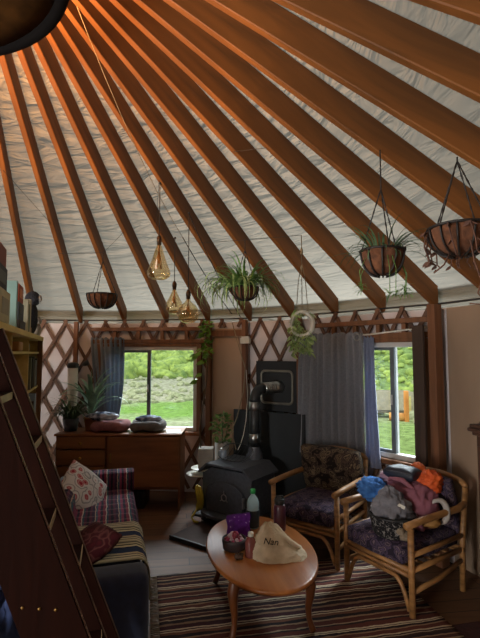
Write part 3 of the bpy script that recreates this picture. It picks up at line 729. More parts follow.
# ------------------------------------------------------------------ ladder (local X = lean direction away from shelf, Y = across, toward far side)
LB = Vector((1.201, .02, 0)); LP = .277; LW = .476
ld = thing('ladder', 'dark wooden loft ladder with staggered treads leaning on the pine shelf', 'ladder', LB, LP)
LL = 1.83+.35; tan_ = .697/1.85
ang = math.atan(tan_); ln = 2.20
def lp(s_, dpt, y):   # point a distance s_ up the front edge, dpt behind it
    return Vector((-s_*math.sin(ang)-dpt*math.cos(ang), y, s_*math.cos(ang)-dpt*math.sin(ang)))
for i, y in enumerate((0, -LW/2, -LW)):
    dp = (.085, .085, .185)[i]; ln = (1.93, 2.02, 2.2)[i]
    m = MB(); th = .032
    vs = []
    for yy in (y, y-th):
        s0 = .0
        vs += [lp(0, 0, yy), lp(ln, 0, yy), lp(ln, dp, yy), Vector((-dp/math.cos(ang), yy, 0))]
    m.add(vs, [[0, 1, 2, 3], [7, 6, 5, 4], [0, 4, 5, 1], [1, 5, 6, 2], [2, 6, 7, 3], [3, 7, 4, 0]])
    for v in m.v:
        if v.z < 0: v.z = 0
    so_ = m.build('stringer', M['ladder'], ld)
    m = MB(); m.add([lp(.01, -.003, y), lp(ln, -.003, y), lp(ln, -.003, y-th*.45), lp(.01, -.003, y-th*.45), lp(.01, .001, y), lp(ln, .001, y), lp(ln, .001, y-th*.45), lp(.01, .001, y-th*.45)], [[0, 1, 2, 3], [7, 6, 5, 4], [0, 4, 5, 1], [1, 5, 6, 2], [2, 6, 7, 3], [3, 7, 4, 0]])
    m.build('lit_edge', M['ladder_edge'], so_)
TREADS = [(0, .38), (1, .62), (0, .86), (1, 1.10), (0, 1.34), (1, 1.55)]
for j, z in TREADS:
    s_ = z/math.cos(ang); y1 = (0, -LW/2)[j]-.032; y0 = (-LW/2, -LW)[j]
    m = MB(); c = lp(s_, .0, (y0+y1)/2); m.box(c+Vector((-.055, 0, -.014)), (.11, y1-y0, .028), bev=.003, seg=1)
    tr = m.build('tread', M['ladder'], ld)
    MB().box(c+Vector((.0015, 0, -.014)), (.003, y1-y0-.002, .026)).build('lit_edge', M['tread'], tr)
for k in range(3):
    c = lp(.86/math.cos(ang), .06+.055*k, -LW-.032)
    MB().lathe([(0, 0), (.0055, 0), (.005, .002), (0, .003)], c+Vector((0, 0, .03*k)), 10, RX(PI/2)).build('screw', mat('aged_brass', '#7a5a26', '#5c4219', .5, metal=.6), ld)

# blue jacket by the ladder foot
jk = thing('jacket', 'blue jacket with a white edge hanging behind the ladder foot', 'jacket', (.66, -.27, .0), LP)
m = MB(); m.blob((0, -.02, .50), (.085, .20, .34), 4, .22, 1.6, n=32, m=26); m.build('cloth', mat('blue_jacket', '#2b3c66', '#1b2748', .9, (12, 12, 12)), jk)
m = MB(); m.tube([(.05, .14, .76), (.078, .13, .60), (.07, .12, .45), (.06, .13, .32)], [.006, .014, .014, .008], 8); m.build('hem', mat('pale_lining', '#a9adb5', '#8d9199', .9), jk)

# ------------------------------------------------------------------ rugs
RE2 = math.atan2(.206, .979)
kil = stripes('kilim', 'Y', .52, [(0, '#3a2a26'), (.03, '#a3937f'), (.045, '#3a2a26'), (.07, '#b9a98f'), (.09, '#5a332c'), (.16, '#8d745c'), (.18, '#2a2226'), (.22, '#c2b297'), (.235, '#2a2226'), (.25, '#c2b297'), (.27, '#5a332c'), (.35, '#33282a'), (.38, '#9a866e'), (.40, '#55302a'), (.48, '#8d745c'), (.51, '#2b2528'), (.57, '#6d4a3a'), (.62, '#b9a98f'), (.64, '#40262a'), (.66, '#b9a98f'), (.68, '#40262a'), (.76, '#7d6450'), (.80, '#2e2629'), (.86, '#a08c72'), (.885, '#4c2f2a'), (.94, '#8d745c'), (.96, '#2e2226')], jitter=.035)
rg = thing('striped_rug', 'brown and cream striped flat-woven rug under the coffee table', 'rug', (.96, 1.415, 0), RE2)
def rugfn(u, v):
    x = 1.78*u; y = -1.75*v
    z = .003+.007*max(0, noise.noise(Vector((x*1.2, y*5, 1))))
    return (x, y, z)
m = MB(); m.shell(lambda u, v: rugfn(u, 1-v), 40, 60, .006); m.build('weave', kil, rg)
m = MB()
for i in range(90):
    y = -.01-1.73*i/90
    m.tube([(.0, y, .006), (-.03, y+random.uniform(-.008, .008), .005), (-.055, y+random.uniform(-.015, .015), .004)], .0035, 4)
m.build('fringe', M['string'], rg)
dk = thing('red_rug', 'plain dark red rug on the floor at the lower right', 'rug', (2.82, .62, 0), RE2)
m = MB(); m.box((.12, -.45, .004), (.62, 1.2, .008)); m.build('pile', mat('dark_red_pile', '#3c1512', '#2a0e0c', 1, (30, 30, 30), bump=.5), dk)

# ------------------------------------------------------------------ coffee table
TB = Vector((1.724, 1.0, .012)); TR = R(10.9)
tb = thing('coffee_table', 'oval wooden coffee table with curved legs on the striped rug', 'coffee table', TB, TR)
TZ = .388
m = MB(); N = 64; prof = [(.97, TZ-.030), (.995, TZ-.024), (1.0, TZ-.014), (.995, TZ-.005), (.975, TZ), (.0, TZ)]
vs = []
for k, z in prof:
    for i in range(N):
        a = 2*PI*i/N; vs.append((.355*k*math.cos(a), .597*k*math.sin(a), z))
fs = [[j*N+i, j*N+(i+1) % N, (j+1)*N+(i+1) % N, (j+1)*N+i] for j in range(len(prof)-1) for i in range(N)]+[list(range(N))[::-1]]
m.add(vs, fs, True); m.build('tabletop', M['table'], tb)
m = MB(); vs = []
for z in (TZ-.09, TZ-.03):
    for rr in (1, .92):
        for i in range(N):
            a = 2*PI*i/N; vs.append((.29*rr*math.cos(a), .47*rr*math.sin(a), z))
fs = []
for i in range(N):
    j = (i+1) % N; fs += [[i, j, 2*N+j, 2*N+i], [N+j, N+i, 3*N+i, 3*N+j], [j, i, N+i, N+j]]
m.add(vs, fs, True); m.build('apron', M['tableleg'], tb)
for sx in (-1, 1):
    for sy in (-1, 1):
        bx, by = .215*sx, .315*sy; d = Vector((sx*.6, sy*.5, 0)).normalized()
        pts = []; rad = []
        for t, o, r_ in ((0, 0, .034), (.12, .018, .036), (.25, .034, .034), (.42, .030, .026), (.62, .018, .020), (.8, .020, .017), (.93, .036, .019), (1.0, .048, .021)):
            pts.append(Vector((bx, by, TZ-.03-(TZ-.042)*t))+d*o); rad.append(r_)
        MB().tube(pts, rad, 12).build('leg', M['tableleg'], tb)
TT = TB.z+TZ
# things on the table
bo = thing('soda_bottle', 'clear plastic bottle with a green cap and dark label at the back of the table', 'bottle', (1.69, 1.32, TT))
MB().lathe([(0, .0), (.038, .0), (.047, .01), (.047, .135), (.045, .145), (.047, .16), (.046, .185), (.038, .21), (.022, .232), (.016, .24), (.016, .252), (0, .252)], n=24).build('body', mat('clear_plastic', '#a9c4cc', '#8fb0bb', .12, coat=.5), bo)
MB().lathe([(.0472, .012), (.0482, .014), (.0482, .13), (.0472, .132)], n=24).build('label', mat('dark_label', '#233238', '#16252c', .4), bo)
MB().lathe([(.019, .249), (.021, .252), (.021, .276), (.018, .28), (0, .28)], n=20).build('cap', mat('green_cap', '#2fae55', '#23964a', .4), bo)
th_ = thing('water_flask', 'dark plum metal flask with a black lid beside the tote bag', 'flask', (1.885, 1.27, TT))
MB().lathe([(0, 0), (.042, 0), (.045, .006), (.045, .16), (.040, .182), (.033, .19), (0, .19)], n=24).build('body', mat('plum_enamel', '#4c1f33', '#3a1727', .35, coat=.3), th_)
MB().lathe([(.036, .188), (.038, .19), (.038, .222), (.034, .228), (0, .228)], n=24).build('lid', M['black'], th_)
MB().tube([(-.03, 0, .225), (-.02, 0, .245), (.02, 0, .245), (.03, 0, .225)], .007, 8).build('carry_loop', M['black'], th_)
cb = thing('candy_bowl', 'dark round bowl heaped with pink wrapped sweets', 'bowl', (1.555, .945, TT))
MB().lathe([(0, 0), (.055, 0), (.075, .012), (.082, .06), (.080, .075), (.074, .075), (.076, .055), (.068, .02), (0, .02)], n=28).build('bowl', mat('dark_stoneware', '#3a3133', '#2a2325', .5), cb)
cw = [mat('pink_wrapper', '#b8456a', '#8f2d50', .35), mat('pale_wrapper', '#c9b3b8', '#a8929a', .35), mat('red_wrapper', '#8f2a3c', '#6d1c2c', .35)]
cm_ = [MB().blob((0, 0, 0), (.017, .012, .011), k, .25, 2, n=10, m=7) for k in range(3)]
sw = [None]*3
for i in range(26):
    a = i*2.4; rr = .062*math.sqrt((i % 20)/20); z = TT+.062+.022*(1-rr/.066)+(.018 if i >= 20 else 0)+.004*random.random()
    k = i % 3
    if sw[k] is None: o = sw[k] = cm_[k].build('candy', cw[k])
    else: o = sw[k].copy(); COL.objects.link(o)
    o.location = (1.555+rr*math.cos(a), .945+rr*math.sin(a), z); o.rotation_euler = (random.random(), random.random(), a)
    tag(o, ('pink', 'pale pink', 'dark red')[k]+' wrapped sweet heaped in the dark bowl', 'candy', ('pink', 'pale pink', 'dark red')[k]+' sweets in the bowl')
pb = thing('snack_bag', 'purple foil snack bag with white specks standing behind the sweet bowl', 'snack bag', (1.585, 1.11, TT), R(8))
foil = cells('purple_foil', '#4a1a6a', [(0, '#c9b9d6'), (.2, '#b7a3c9'), (.27, '#5f2288'), (1, '#481868')], 34, rough=.35, dist=.3)
def bagfn(sg):
    def fn(u, v):
        th = .028*math.sin(PI*min(1, v*1.02))**.6*(1-abs(2*u-1)**3)
        return ((u-.5)*.165*(1+.05*math.sin(v*9)), sg*th+.01*noise.noise(Vector((u*5, v*5, sg)))*math.sin(PI*v)+.03*v, .012+.135*v+.012*u*v)
    return fn
m = MB(); m.grid(bagfn(-1), 14, 14); m.grid(lambda u, v: bagfn(1)(1-u, v), 14, 14); m.build('pouch', foil, pb)
m = MB(); m.box((0, .034, .152), (.165, .004, .018), RY(R(-4))); m.build('seal', mat('purple_seal', '#5a2a80', '#431a66', .35), pb)
sb = thing('small_bottle', 'small bottle of brown-pink liquid with a white cap in front of the sweet bowl', 'bottle', (1.662, .845, TT))
MB().lathe([(0, 0), (.036, 0), (.038, .006), (.038, .088), (.03, .105), (.015, .118), (.014, .128), (0, .128)], n=20).build('body', mat('pinkish_liquid', '#7d4640', '#6a3833', .25), sb)
MB().lathe([(.017, .124), (.018, .128), (.018, .148), (0, .15)], n=18).build('cap', M['ceramic'], sb)
pc = thing('pine_cone', 'little brown pine cone lying before the small bottle', 'pine cone', (1.585, .80, TT))
m = MB(); m.blob((0, 0, .017), (.030, .017, .016), 3, .1, 2, n=14, m=8)
for i in range(26):
    a = i*2.4; x = -.026+.052*i/26; rr = .018*math.sqrt(max(.02, 1-(x/.03)**2))
    m.ovate((x, rr*.6*math.cos(a), .018+rr*.6*math.sin(a)), (.4, math.cos(a), math.sin(a)), .016, .014, a)
m.build('scales', mat('pine_cone_brown', '#5d4433', '#3c2a20', .8), pc)
# tote bag
tt = thing('tote_bag', 'crumpled cream canvas tote bag with dark lettering lying on the table', 'bag', (1.85, .86, TT), R(6))
cvs = mat('cream_canvas', '#d2c3a8', '#b9a88c', .95, (14, 14, 14), bump=.3, bscale=(120, 120, 120))
def tote(u, v):
    # closed crumpled form: u round, v up; slumped to the right
    a = 2*PI*u; rx = .178; ry = .115
    k = math.sin(PI*(.5+v*.5))
    h = .20*v
    q = Vector((math.cos(a)*1.4, math.sin(a)*1.4, v*2.2))
    s_ = (1-v**1.5)*.92+.08
    cr = .15*noise.noise(q*1.3)+.20*(.3-abs(noise.noise(q*2.4+Vector((3, 1, 2)))))*1.3+.14*(.22-abs(noise.noise(q*4.9)))
    x = math.copysign(abs(math.cos(a))**.8, math.cos(a))*rx*s_*(1+cr*min(1, .3+v)); y = math.copysign(abs(math.sin(a))**.8, math.sin(a))*ry*s_*(1+cr)
    x += -.075*v
    z = h*(1+.5*cr)-.055*max(0, (x+.02)/.18)*v
    return (x, y+.01*v, max(z, .001))
m = MB(); m.grid(tote, 56, 26); m.prism([tote(i/56, 0)[:2] for i in range(56)], .0005, .002); m.build('body', cvs, tt)
m = MB(); m.tube([(-.03, -.02, .155), (.02, -.045, .125), (.075, -.06, .09), (.115, -.045, .062), (.10, -.01, .07)], [.010, .012, .013, .012, .008], 8); m.build('handle', cvs, tt)
cu = bpy.data.curves.new('lettering', 'FONT'); cu.body = 'Nan'; cu.size = .056; cu.extrude = .001; cu.shear = .25
fo = bpy.data.objects.new('lettering_source', cu); COL.objects.link(fo); bpy.context.view_layer.update()
lme = bpy.data.meshes.new_from_object(fo.evaluated_get(bpy.context.evaluated_depsgraph_get())); bpy.data.objects.remove(fo)
lme.materials.append(mat('dark_ink', '#1c2620', '#121a15', .8))
lo = bpy.data.objects.new('lettering', lme); COL.objects.link(lo); lo.parent = tt; lo.location = (-.122, -.078, .105); lo.rotation_euler = (R(50), R(4), R(-8))

# ------------------------------------------------------------------ stove corner
hp = thing('hearth_pad', 'low dark hearth board under the black stove', 'hearth', (1.305, 1.86, 0), R(-35))
MB().box((-.06, .60, .018), (.74, 1.16, .036), bev=.005, seg=1).build('slab', mat('hearth_slab', '#43302a', '#31231e', .8), hp)
MB().box((-.06, .006, .02), (.75, .02, .04)).build('edging', M['black'], hp)
ST = Vector((1.575, 2.50, .037)); SA = R(-35.6)
st = thing('wood_stove', 'black cast-iron wood stove on the hearth board', 'stove', ST, SA)
W, Dp = .63, .44; zb, zs, zt = .10, .475, .545
def oct_(w, z0, z1, z2, k=.105): return [(-w/2, z0), (w/2, z0), (w/2, z1), (w/2-k, z2), (-w/2+k, z2), (-w/2, z1)]
XZ = Matrix(((1, 0, 0, 0), (0, 0, 1, 0), (0, 1, 0, 0), (0, 0, 0, 1)))
def xprism(m, poly, y0, y1):
    n = len(poly); vs = [(x, y0, z) for x, z in poly]+[(x, y1, z) for x, z in poly]
    m.add(vs, [list(range(n)), list(range(2*n-1, n-1, -1))]+[[(i+1) % n, i, n+i, n+(i+1) % n] for i in range(n)])
m = MB(); xprism(m, oct_(W-.04, zb, zs-.02, zt-.02), -Dp/2+.02, Dp/2); m.build('firebox', M['iron'], st)
m = MB(); n = oct_(W+.02, zs-.015, zs, zt+.012)
po = [(-W/2-.012, zs-.012), (-W/2+.095, zt+.004), (W/2-.095, zt+.004), (W/2+.012, zs-.012), (W/2+.012, zs+.006), (W/2-.09, zt+.024), (-W/2+.09, zt+.024), (-W/2-.012, zs+.006)]
for a, b in ((0, 1), (1, 2), (2, 3)):
    q = [po[a], po[b], po[7-b], po[7-a]]
    xprism(m, q, -Dp/2-.02, Dp/2+.02)
m.build('top_plate', M['iron'], st)
m = MB(); a = [(.20*math.cos(t), .10+.12+.17*math.sin(t)) for t in [PI*i/16 for i in range(17)]]
poly = [(.21, .13)]+[(.21*math.cos(PI*i/18), .30+.11*math.sin(PI*i/18)) for i in range(19)]+[(-.21, .13)]
xprism(m, poly, -Dp/2-.012, -Dp/2+.025); dd = m.build('door', M['iron'], st)
m = MB(); m.tube([(x*1.04, -Dp/2-.014, .125 if z < .2 else z*1.02-.002) for x, z in poly], .007, 6, closed=True); m.build('door_rim', M['iron'], dd)
m = MB(); m.tube([(.03*math.cos(t), -Dp/2-.016, .27+.03*math.sin(t)) for t in [2*PI*i/18 for i in range(18)]], .005, 6, closed=True); m.tube([(0, -Dp/2-.016, .30), (0, -Dp/2-.02, .335)], .005, 6); m.tube([(-.025, -Dp/2-.016, .25), (-.045, -Dp/2-.016, .235)], .005, 6); m.tube([(.025, -Dp/2-.016, .25), (.045, -Dp/2-.016, .235)], .005, 6)
m.build('emblem', M['chrome'], dd)
MB().box((.235, -Dp/2-.02, .26), (.022, .03, .10), bev=.006).build('handle', M['chrome'], st)
m = MB()
m.prism([(.30*math.cos(PI+PI*i/14), -Dp/2+.03+.16*math.sin(PI+PI*i/14)) for i in range(15)], .085, .115); m.build('ash_lip', M['iron'], st)
for sx in (-1, 1):
    for sy in (-1, 1): MB().tube([(sx*.25, sy*.17, .115), (sx*.275, sy*.19, .05), (sx*.285, sy*.20, .0)], [.03, .022, .028], 10).build('leg', M['iron'], st)
# stove pipe (its own thing; passes from the stove collar to the wall plate)
PP = Vector((1.745, 2.635, 0)); WP = Vector((2.085, 2.985, 1.335))
pp = thing('stove_pipe', 'black stove pipe with bright steel collars elbowing into the wall', 'stove pipe', PP)
z0 = .59
MB().lathe([(.085, z0), (.085, z0+.05), (.058, z0+.13), (.058, z0+.14)], n=20).build('collar', M['iron'], pp)
MB().tube([(0, 0, z0+.13), (0, 0, 1.20)], .053, 20).build('pipe', M['black'], pp)
for z in (.77, 1.10): MB().lathe([(.0535, z), (.057, z+.003), (.057, z+.085), (.0535, z+.088)], n=20).build('clamp', M['chrome'], pp)
dv = (WP-PP); dv.z = 0; dl = dv.length; dn = dv.normalized()
pts = []
for i in range(9):
    a = PI/2*i/8; pts.append(Vector((0, 0, 1.19))+dn*.13*(1-math.cos(a))+Vector((0, 0, .13*math.sin(a))))
MB().tube(pts, .055, 18).build('elbow', M['black'], pp)
e = pts[-1]
m = MB()
for k in range(5):
    q = e+dn*(.005+.034*k); m.tube([q, q+dn*.013, q+dn*.017, q+dn*.032], [.057, .064, .064, .057], 20)
m.build('ribbed_sleeve', M['chrome'], pp)
MB().tube([e+dn*.17, Vector((dv.x, dv.y, e.z))-dn*.03], .066, 20).build('thimble', M['chrome'], pp)
fp = thing('flue_plate', 'black square wall plate with a silver frame around the stove pipe', 'wall plate', pol(34.2, 3.555), R(-34.2))
MB().box((0, .02, 1.325), (.545, .014, .56)).build('plate', M['ironplate'], fp)
m = MB(); hw, rc = .20, .05; pts = []
for cx, cz, a0 in ((1, 1, 0), (-1, 1, 90), (-1, -1, 180), (1, -1, 270)):
    for i in range(6):
        a = R(a0+18*i); pts.append((-.0+cx*(hw-rc)+rc*math.cos(a), .008, 1.315+cz*(hw-.02-rc)+rc*math.sin(a)))
m.tube(pts, .014, 8, closed=True); m.build('silver_frame', mat('dull_silver', '#8f8b80', '#6d685e', .45, metal=.6), fp)
hb = thing('heat_shield', 'large dark board standing behind the stove', 'heat shield', pol(33.2, 3.47), R(-33.2))
MB().box((0, 0, .545), (.90, .025, 1.01), bev=.004, seg=1).build('board', M['board'], hb)
for sx in (-1, 1): MB().box((sx*.35, .0, .039), (.05, .10, .005)).build('foot', M['black'], hb)
eb = thing('electric_box', 'white electric box high on the wooden post', 'electric box', pol(27.9, 3.54, 1.81), R(-28))
MB().box((0, .0, .03), (.12, .045, .065), bev=.006).build('housing', M['ceramic'], eb)
MB().box((0, -.0, .072), (.09, .04, .018), bev=.004).build('cap', M['ceramic'], eb)
m = MB(); m.tube([(1.50, 3.18, 2.06), (1.585, 3.17, 1.75), (1.655, 3.16, 1.52), (1.63, 3.08, 1.25), (1.56, 2.98, .98), (1.50, 2.92, .84), (1.55, 2.80, .66)], .006, 6)
tag(m.build('cord', M['string']), 'pale cord sagging down beside the beige panel to the stove', 'cord', None)
m = MB(); m.tube([(1.665, 3.155, 1.50), (1.68, 3.04, 1.2), (1.66, 2.95, .95), (1.63, 2.88, .80), (1.60, 2.8, .72), (1.57, 2.74, .67)], .0045, 6)
tag(m.build('cord', M['ceramic']), 'white cord looping close beside the stove pipe', 'cord', None)
# plant stand left of the stove
ps = thing('plant_stand', 'two-tier plant stand with round pale shelves left of the stove', 'plant stand', (1.21, 2.80, .0))
MB().tube([(0, 0, .02), (0, 0, .46)], .016, 10).build('pole', M['black'], ps)
MB().lathe([(0, 0), (.13, 0), (.12, .02), (0, .03)], n=20).build('base', M['black'], ps)
for z, dx in ((.40, -.05), (.46, 0)): MB().lathe([(0, z), (.13, z), (.145, z+.012), (.14, z+.015), (0, z+.008)], (dx, 0, 0), 24).build('shelf', M['ceramic'], ps)
vn = thing('climbing_vine', 'tall climbing vine in a white square planter left of the stove', 'potted plant', (1.20, 2.80, .472))
M['planter'] = mat('white_planter', '#a8a299', '#8f8a82', .7)
m = MB(); m.box((.03, 0, .105), (.16, .15, .21), bev=.006); m.build('planter', M['planter'], vn)
stem = [(-.03, .0, .2), (-.055, .10, .40), (-.03, .22, .62), (0, .36, .85), (.01, .44, 1.1), (-.03, .5, 1.32), (-.01, .53, 1.5), (.0, .53, 1.6)]
m = MB(); m.tube(stem, [.009, .008, .008, .007, .006, .005, .004, .003], 7); m.build('stem', mat('woody_stem', '#5a4a35', '#40331f', .8), vn)
m = MB()
for i in range(85):
    t = random.random()**.8; z = 1.12+.48*t; b = Vector((-.02+.05*random.uniform(-1, 1), .47+.05*random.uniform(-1, .3), z)); a = random.uniform(0, 2*PI)
    m.ovate(b, (math.cos(a), math.sin(a)*.7, random.uniform(-.9, .5)), random.uniform(.05, .09), random.uniform(.03, .05), a)
for p_ in ((-.10, .42, 1.19), (-.07, .42, 1.22), (-.11, .42, 1.16), (-.04, .42, 1.12), (-.12, .42, 1.21), (-.08, .4, .93), (-.05, .4, .98), (-.11, .40, .90)):
    a = random.uniform(2, 4.2); m.ovate(p_, (math.cos(a), -.5, -.4), .10, .06, a)
m.build('leaves', M['leafbright'], vn)
bp_ = thing('leafy_plant', 'small bushy green plant in a pot behind the stove top', 'potted plant', (1.39, 3.0, 0))
MB().lathe([(0, 0), (.07, 0), (.08, .70), (.07, .70), (.065, .66), (0, .66)], n=18).build('tall_pot', M['planter'], bp_)
m = MB(); m.tube([(0, 0, .66), (.01, 0, .80), (0, 0, .93)], .006, 6); m.tube([(0, 0, .66), (.05, 0, .78), (.06, 0, .86)], .005, 6); m.build('stem', M['leafdark'], bp_)
m = MB()
for i in range(120):
    z = random.uniform(.68, 1.02); k = .11*(1-((z-.80)/.26)**2); a = random.uniform(0, 2*PI); rr = max(.01, k)*math.sqrt(random.random())
    m.ovate((rr*math.cos(a), rr*math.sin(a), z), (math.cos(a), math.sin(a), random.uniform(-.4, .8)), random.uniform(.045, .075), .034, a)
m.build('leaves', M['leaf'], bp_)
wb = thing('wire_rack', 'dark oval wire rack lying tilted on the stove top', 'wire rack', ST+Vector((-.03, .02, .58)), SA)
m = MB()
def oval(a, rx, ry, z, tl): return (rx*math.copysign(abs(math.cos(a))**.7, math.cos(a)), ry*math.copysign(abs(math.sin(a))**.7, math.sin(a)), z+tl*math.sin(a))
m.tube([oval(2*PI*i/32, .19, .09, .075, .07) for i in range(32)], .005, 6, closed=True); m.build('rim', M['black'], wb)
m = MB()
for i in range(-3, 4): m.tube([(i*.05, -.095, .008), (i*.05, 0, .02), (i*.05, .095, .09)], .0028, 5)
m.build('bars', M['black'], wb)
jr = thing('glass_jar', 'small pale blue jar standing by the wire rack on the stove', 'jar', ST+Vector((-.155, .10, .573)))
MB().lathe([(0, 0), (.035, 0), (.037, .01), (.037, .08), (.028, .092), (0, .092)], n=18).build('body', mat('blue_grey_jar', '#8d99a8', '#707d8e', .3), jr)
MB().lathe([(.03, .09), (.032, .092), (.032, .105), (0, .107)], n=18).build('lid', M['chrome'], jr)
yc = thing('yellow_hose', 'coiled yellow cable hanging at the left side of the stove', 'cable', (1.165, 2.46, .04))
m = MB(); pts = []
for i in range(90):
    a = 2*PI*i/22; pts.append((.012*math.sin(i*.6)+.012*(i/22), .035*math.cos(a), .22+(.12-.004*(i//22))*math.sin(a)))
m.tube(pts, .011, 7); m.build('coil', mat('yellow_rubber', '#b8a52a', '#8f7e1c', .5), yc)
m = MB(); m.tube([(0, 0, .11), (-.05, -.02, .04), (-.02, -.06, .012), (.02, -.08, .012)], .011, 7); m.build('tail', mat('yellow_rubber_tail', '#b8a52a', '#8f7e1c', .5), yc)

# ------------------------------------------------------------------ rattan armchairs (local X across, Y to the back)
chair_cloth = cells('scroll_print', '#000000', [(0, '#2b2330'), (.22, '#57465e'), (.28, '#1f1a24'), (.42, '#6b5a62'), (.48, '#29222c'), (.62, '#4a3d52'), (.70, '#221c28')], 17, dist=.8)
chair_back = cells('scroll_back_print', '#000000', [(0, '#2e2622'), (.22, '#6d5d48'), (.28, '#211b1a'), (.42, '#7f6f58'), (.48, '#2c2422'), (.62, '#5a4a3e'), (.70, '#221c1a')], 15, dist=.8)
def armchair(label, loc, rz, wd, dp, backh, big):
    t = thing('rattan_armchair', label, 'armchair', loc, rz, 'rattan armchairs')
    h = .57; a = wd/2; pr_ = .021
    for sx in (-1, 1):
        MB().tube([(sx*a, 0, 0), (sx*a, 0, h-.02)], pr_, 10).build('leg', M['rattan'], t)
        MB().tube([(sx*(a-.02), dp, 0), (sx*(a-.02), dp+.02, .36), (sx*(a-.03), dp+.09, backh)], pr_, 10).build('leg', M['rattan'], t)
        pts = [(sx*a, -.045, h), (sx*a, .12, h+.008), (sx*a, .35, h+.01), (sx*(a-.005), dp-.05, h+.01), (sx*(a-.02), dp+.05, h+.02)]
        ar = MB().tube(pts, .024, 10).build('armrest', M['rattan'], t)
        MB().tube([(sx*a, .015, .38), (sx*a, dp*.5, .385), (sx*(a-.02), dp+.01, .38)], .017, 8).build('side_rail', M['rattan'], t)
        MB().tube([(sx*a, .015, .15), (sx*a, dp*.5, .17), (sx*(a-.02), dp, .21)], .016, 8).build('side_rail', M['rattan'], t)
    fr = MB(); fr.tube([(-a, 0, .285), (a, 0, .285)], .019, 10); fr.tube([(-a, -.005, .25), (a, -.005, .25)], .014, 8); fr.tube([(-a, dp, .285), (a, dp, .285)], .018, 8)
    for sx in (-1, 1): fr.tube([(sx*a, 0, .285), (sx*(a-.02), dp, .285)], .018, 8)
    for i in range(6): fr.tube([(-a+.03, .06+i*(dp-.1)/5, .285), (a-.03, .06+i*(dp-.1)/5, .285)], .009, 6)
    fr.build('seat_frame', M['rattan'], t)
    ap = []
    for i in range(17):
        u = i/16; x = -a+.02+(wd-.04)*u; k = min(1, min(u, 1-u)/.22); ap.append((x, -.002, .03+.185*math.sin(k*PI/2)**.8))
    MB().tube(ap, .015, 8).build('arch', M['rattan'], t)
    bk = MB(); top = []
    for i in range(13):
        u = i/12; x = -(a-.03)*math.cos(PI*u); top.append((x, dp+.09+.02*math.sin(PI*u), backh+.06*math.sin(PI*u)))
    bk.tube(top, .022, 10)
    for x in (-.12, 0, .12): bk.tube([(x, dp+.02, .32), (x, dp+.10, backh+.04)], .011, 6)
    bk.build('back_frame', M['rattan'], t)
    MB().cushion((0, dp*.5-.02, .365), (wd-.065, dp+.06, .15), None, 14, 4.5, .62, .1).build('seat_cushion', chair_cloth, t)
    return t, a
CH1 = (2.115+.005, 1.69, .0125); ch1, a1 = armchair('rattan armchair with a dark patterned back cushion under the grey curtains', CH1, math.atan2(-.62, .78), .60, .56, .72, False)
MB().cushion((0, .52, .60), (.60, .46, .16), RX(R(104)), 14, 3.2, .45, .1).build('back_cushion', chair_back, ch1)
CH2 = (2.545, 1.105, .0125); ch2, a2 = armchair('rattan armchair heaped with bags and clothes, in front at the right', CH2, math.atan2(-.845, .535), .57, .58, .70, True)
MB().cushion((0, .55, .58), (.52, .42, .13), RX(R(104)), 14, 3.2, .45, .1).build('back_cushion', chair_cloth, ch2)
C2M = Matrix.Translation(Vector(CH2)) @ RZ(math.atan2(-.845, .535))
def on2(x, y, z): return C2M @ Vector((x, y, z))
SZ = .442
# things on the near chair
bk = thing('fabric_basket', 'black and white patterned fabric basket on the near armchair seat', 'basket', on2(.07, .09, SZ-.012), 0)
bm_ = cells('black_white_print', '#000', [(0, '#8a8683'), (.10, '#6f6b69'), (.2, '#1b191b'), (.6, '#161416'), (.75, '#77736f')], 48, dist=1.2)
m = MB(); m.lathe([(0, 0), (.12, 0), (.138, .02), (.158, .14), (.152, .14), (.13, .03), (0, .02)], n=28)
for v in m.v: v.x += .004*noise.noise(v*9)
m.build('body', bm_, bk)
MB().lathe([(.159, .132), (.163, .14), (.156, .146), (.15, .14)], n=28).build('rim', M['black'], bk)
m = MB(); m.blob((0, 0, 0), (.15, .125, .10), 12, .42, 2.3, n=64, m=40)
for v in m.v:
    t_ = (v.z+.10)/.22; k_ = 1.12-.62*t_; v.x = v.x*k_-.02*t_; v.y *= k_
    v.z = v.z*1.1+.01
sh = tag(m.build('sweater', mat('heather_grey', '#77757a', '#5f5d63', .95, (16, 16, 16), bump=.3), loc=on2(.07, .09, SZ+.175)), 'crumpled grey sweater heaped in the patterned basket', 'sweater')
lb_ = MB().box((.03, -.095, .03), (.05, .004, .022), RX(R(-35)) @ RY(R(30))).build('care_label', M['ceramic'], sh)
m = MB(); m.blob((0, 0, 0), (.14, .095, .075), 21, .45, 2.3, n=56, m=36, M=RZ(.5) @ RY(.25))
tag(m.build('towel', mat('bright_blue_terry', '#4476b4', '#2f5c98', 1, (30, 30, 30), bump=.5), loc=on2(-.15, .16, SZ+.225)), 'bright blue towel draped at the left of the basket', 'towel')
bg = thing('shoulder_bag', 'large dusty rose bag behind the patterned basket', 'bag', on2(.03, .33, SZ), math.atan2(-.845, .535))
m = MB(); m.blob((0, 0, .15), (.20, .13, .175), 31, .22, 1.8, flat=0, n=56, m=36, sq=.75); m.build('body', mat('dusty_rose', '#8a5360', '#70404c', .85, (10, 10, 10)), bg)
m = MB(); m.tube([(-.14, -.06, .27), (-.08, -.10, .33), (.03, -.11, .33), (.10, -.08, .28)], [.012, .018, .018, .012], 8); m.build('strap', mat('rose_strap', '#9a626e', '#7d4a56', .8), bg)
m = MB(); m.blob((0, 0, 0), (.075, .06, .045), 35, .3, 1.8)
tag(m.build('cap', mat('pale_pink_cloth', '#a98691', '#8d6a76', .9), loc=on2(-.12, .30, SZ+.30)), 'pale pink cap beside the navy pouch', 'cap')
nb = thing('pouch', 'dark navy zipped pouch lying on the rose bag', 'pouch', on2(.0, .30, SZ+.315), math.atan2(-.845, .535)+.2)
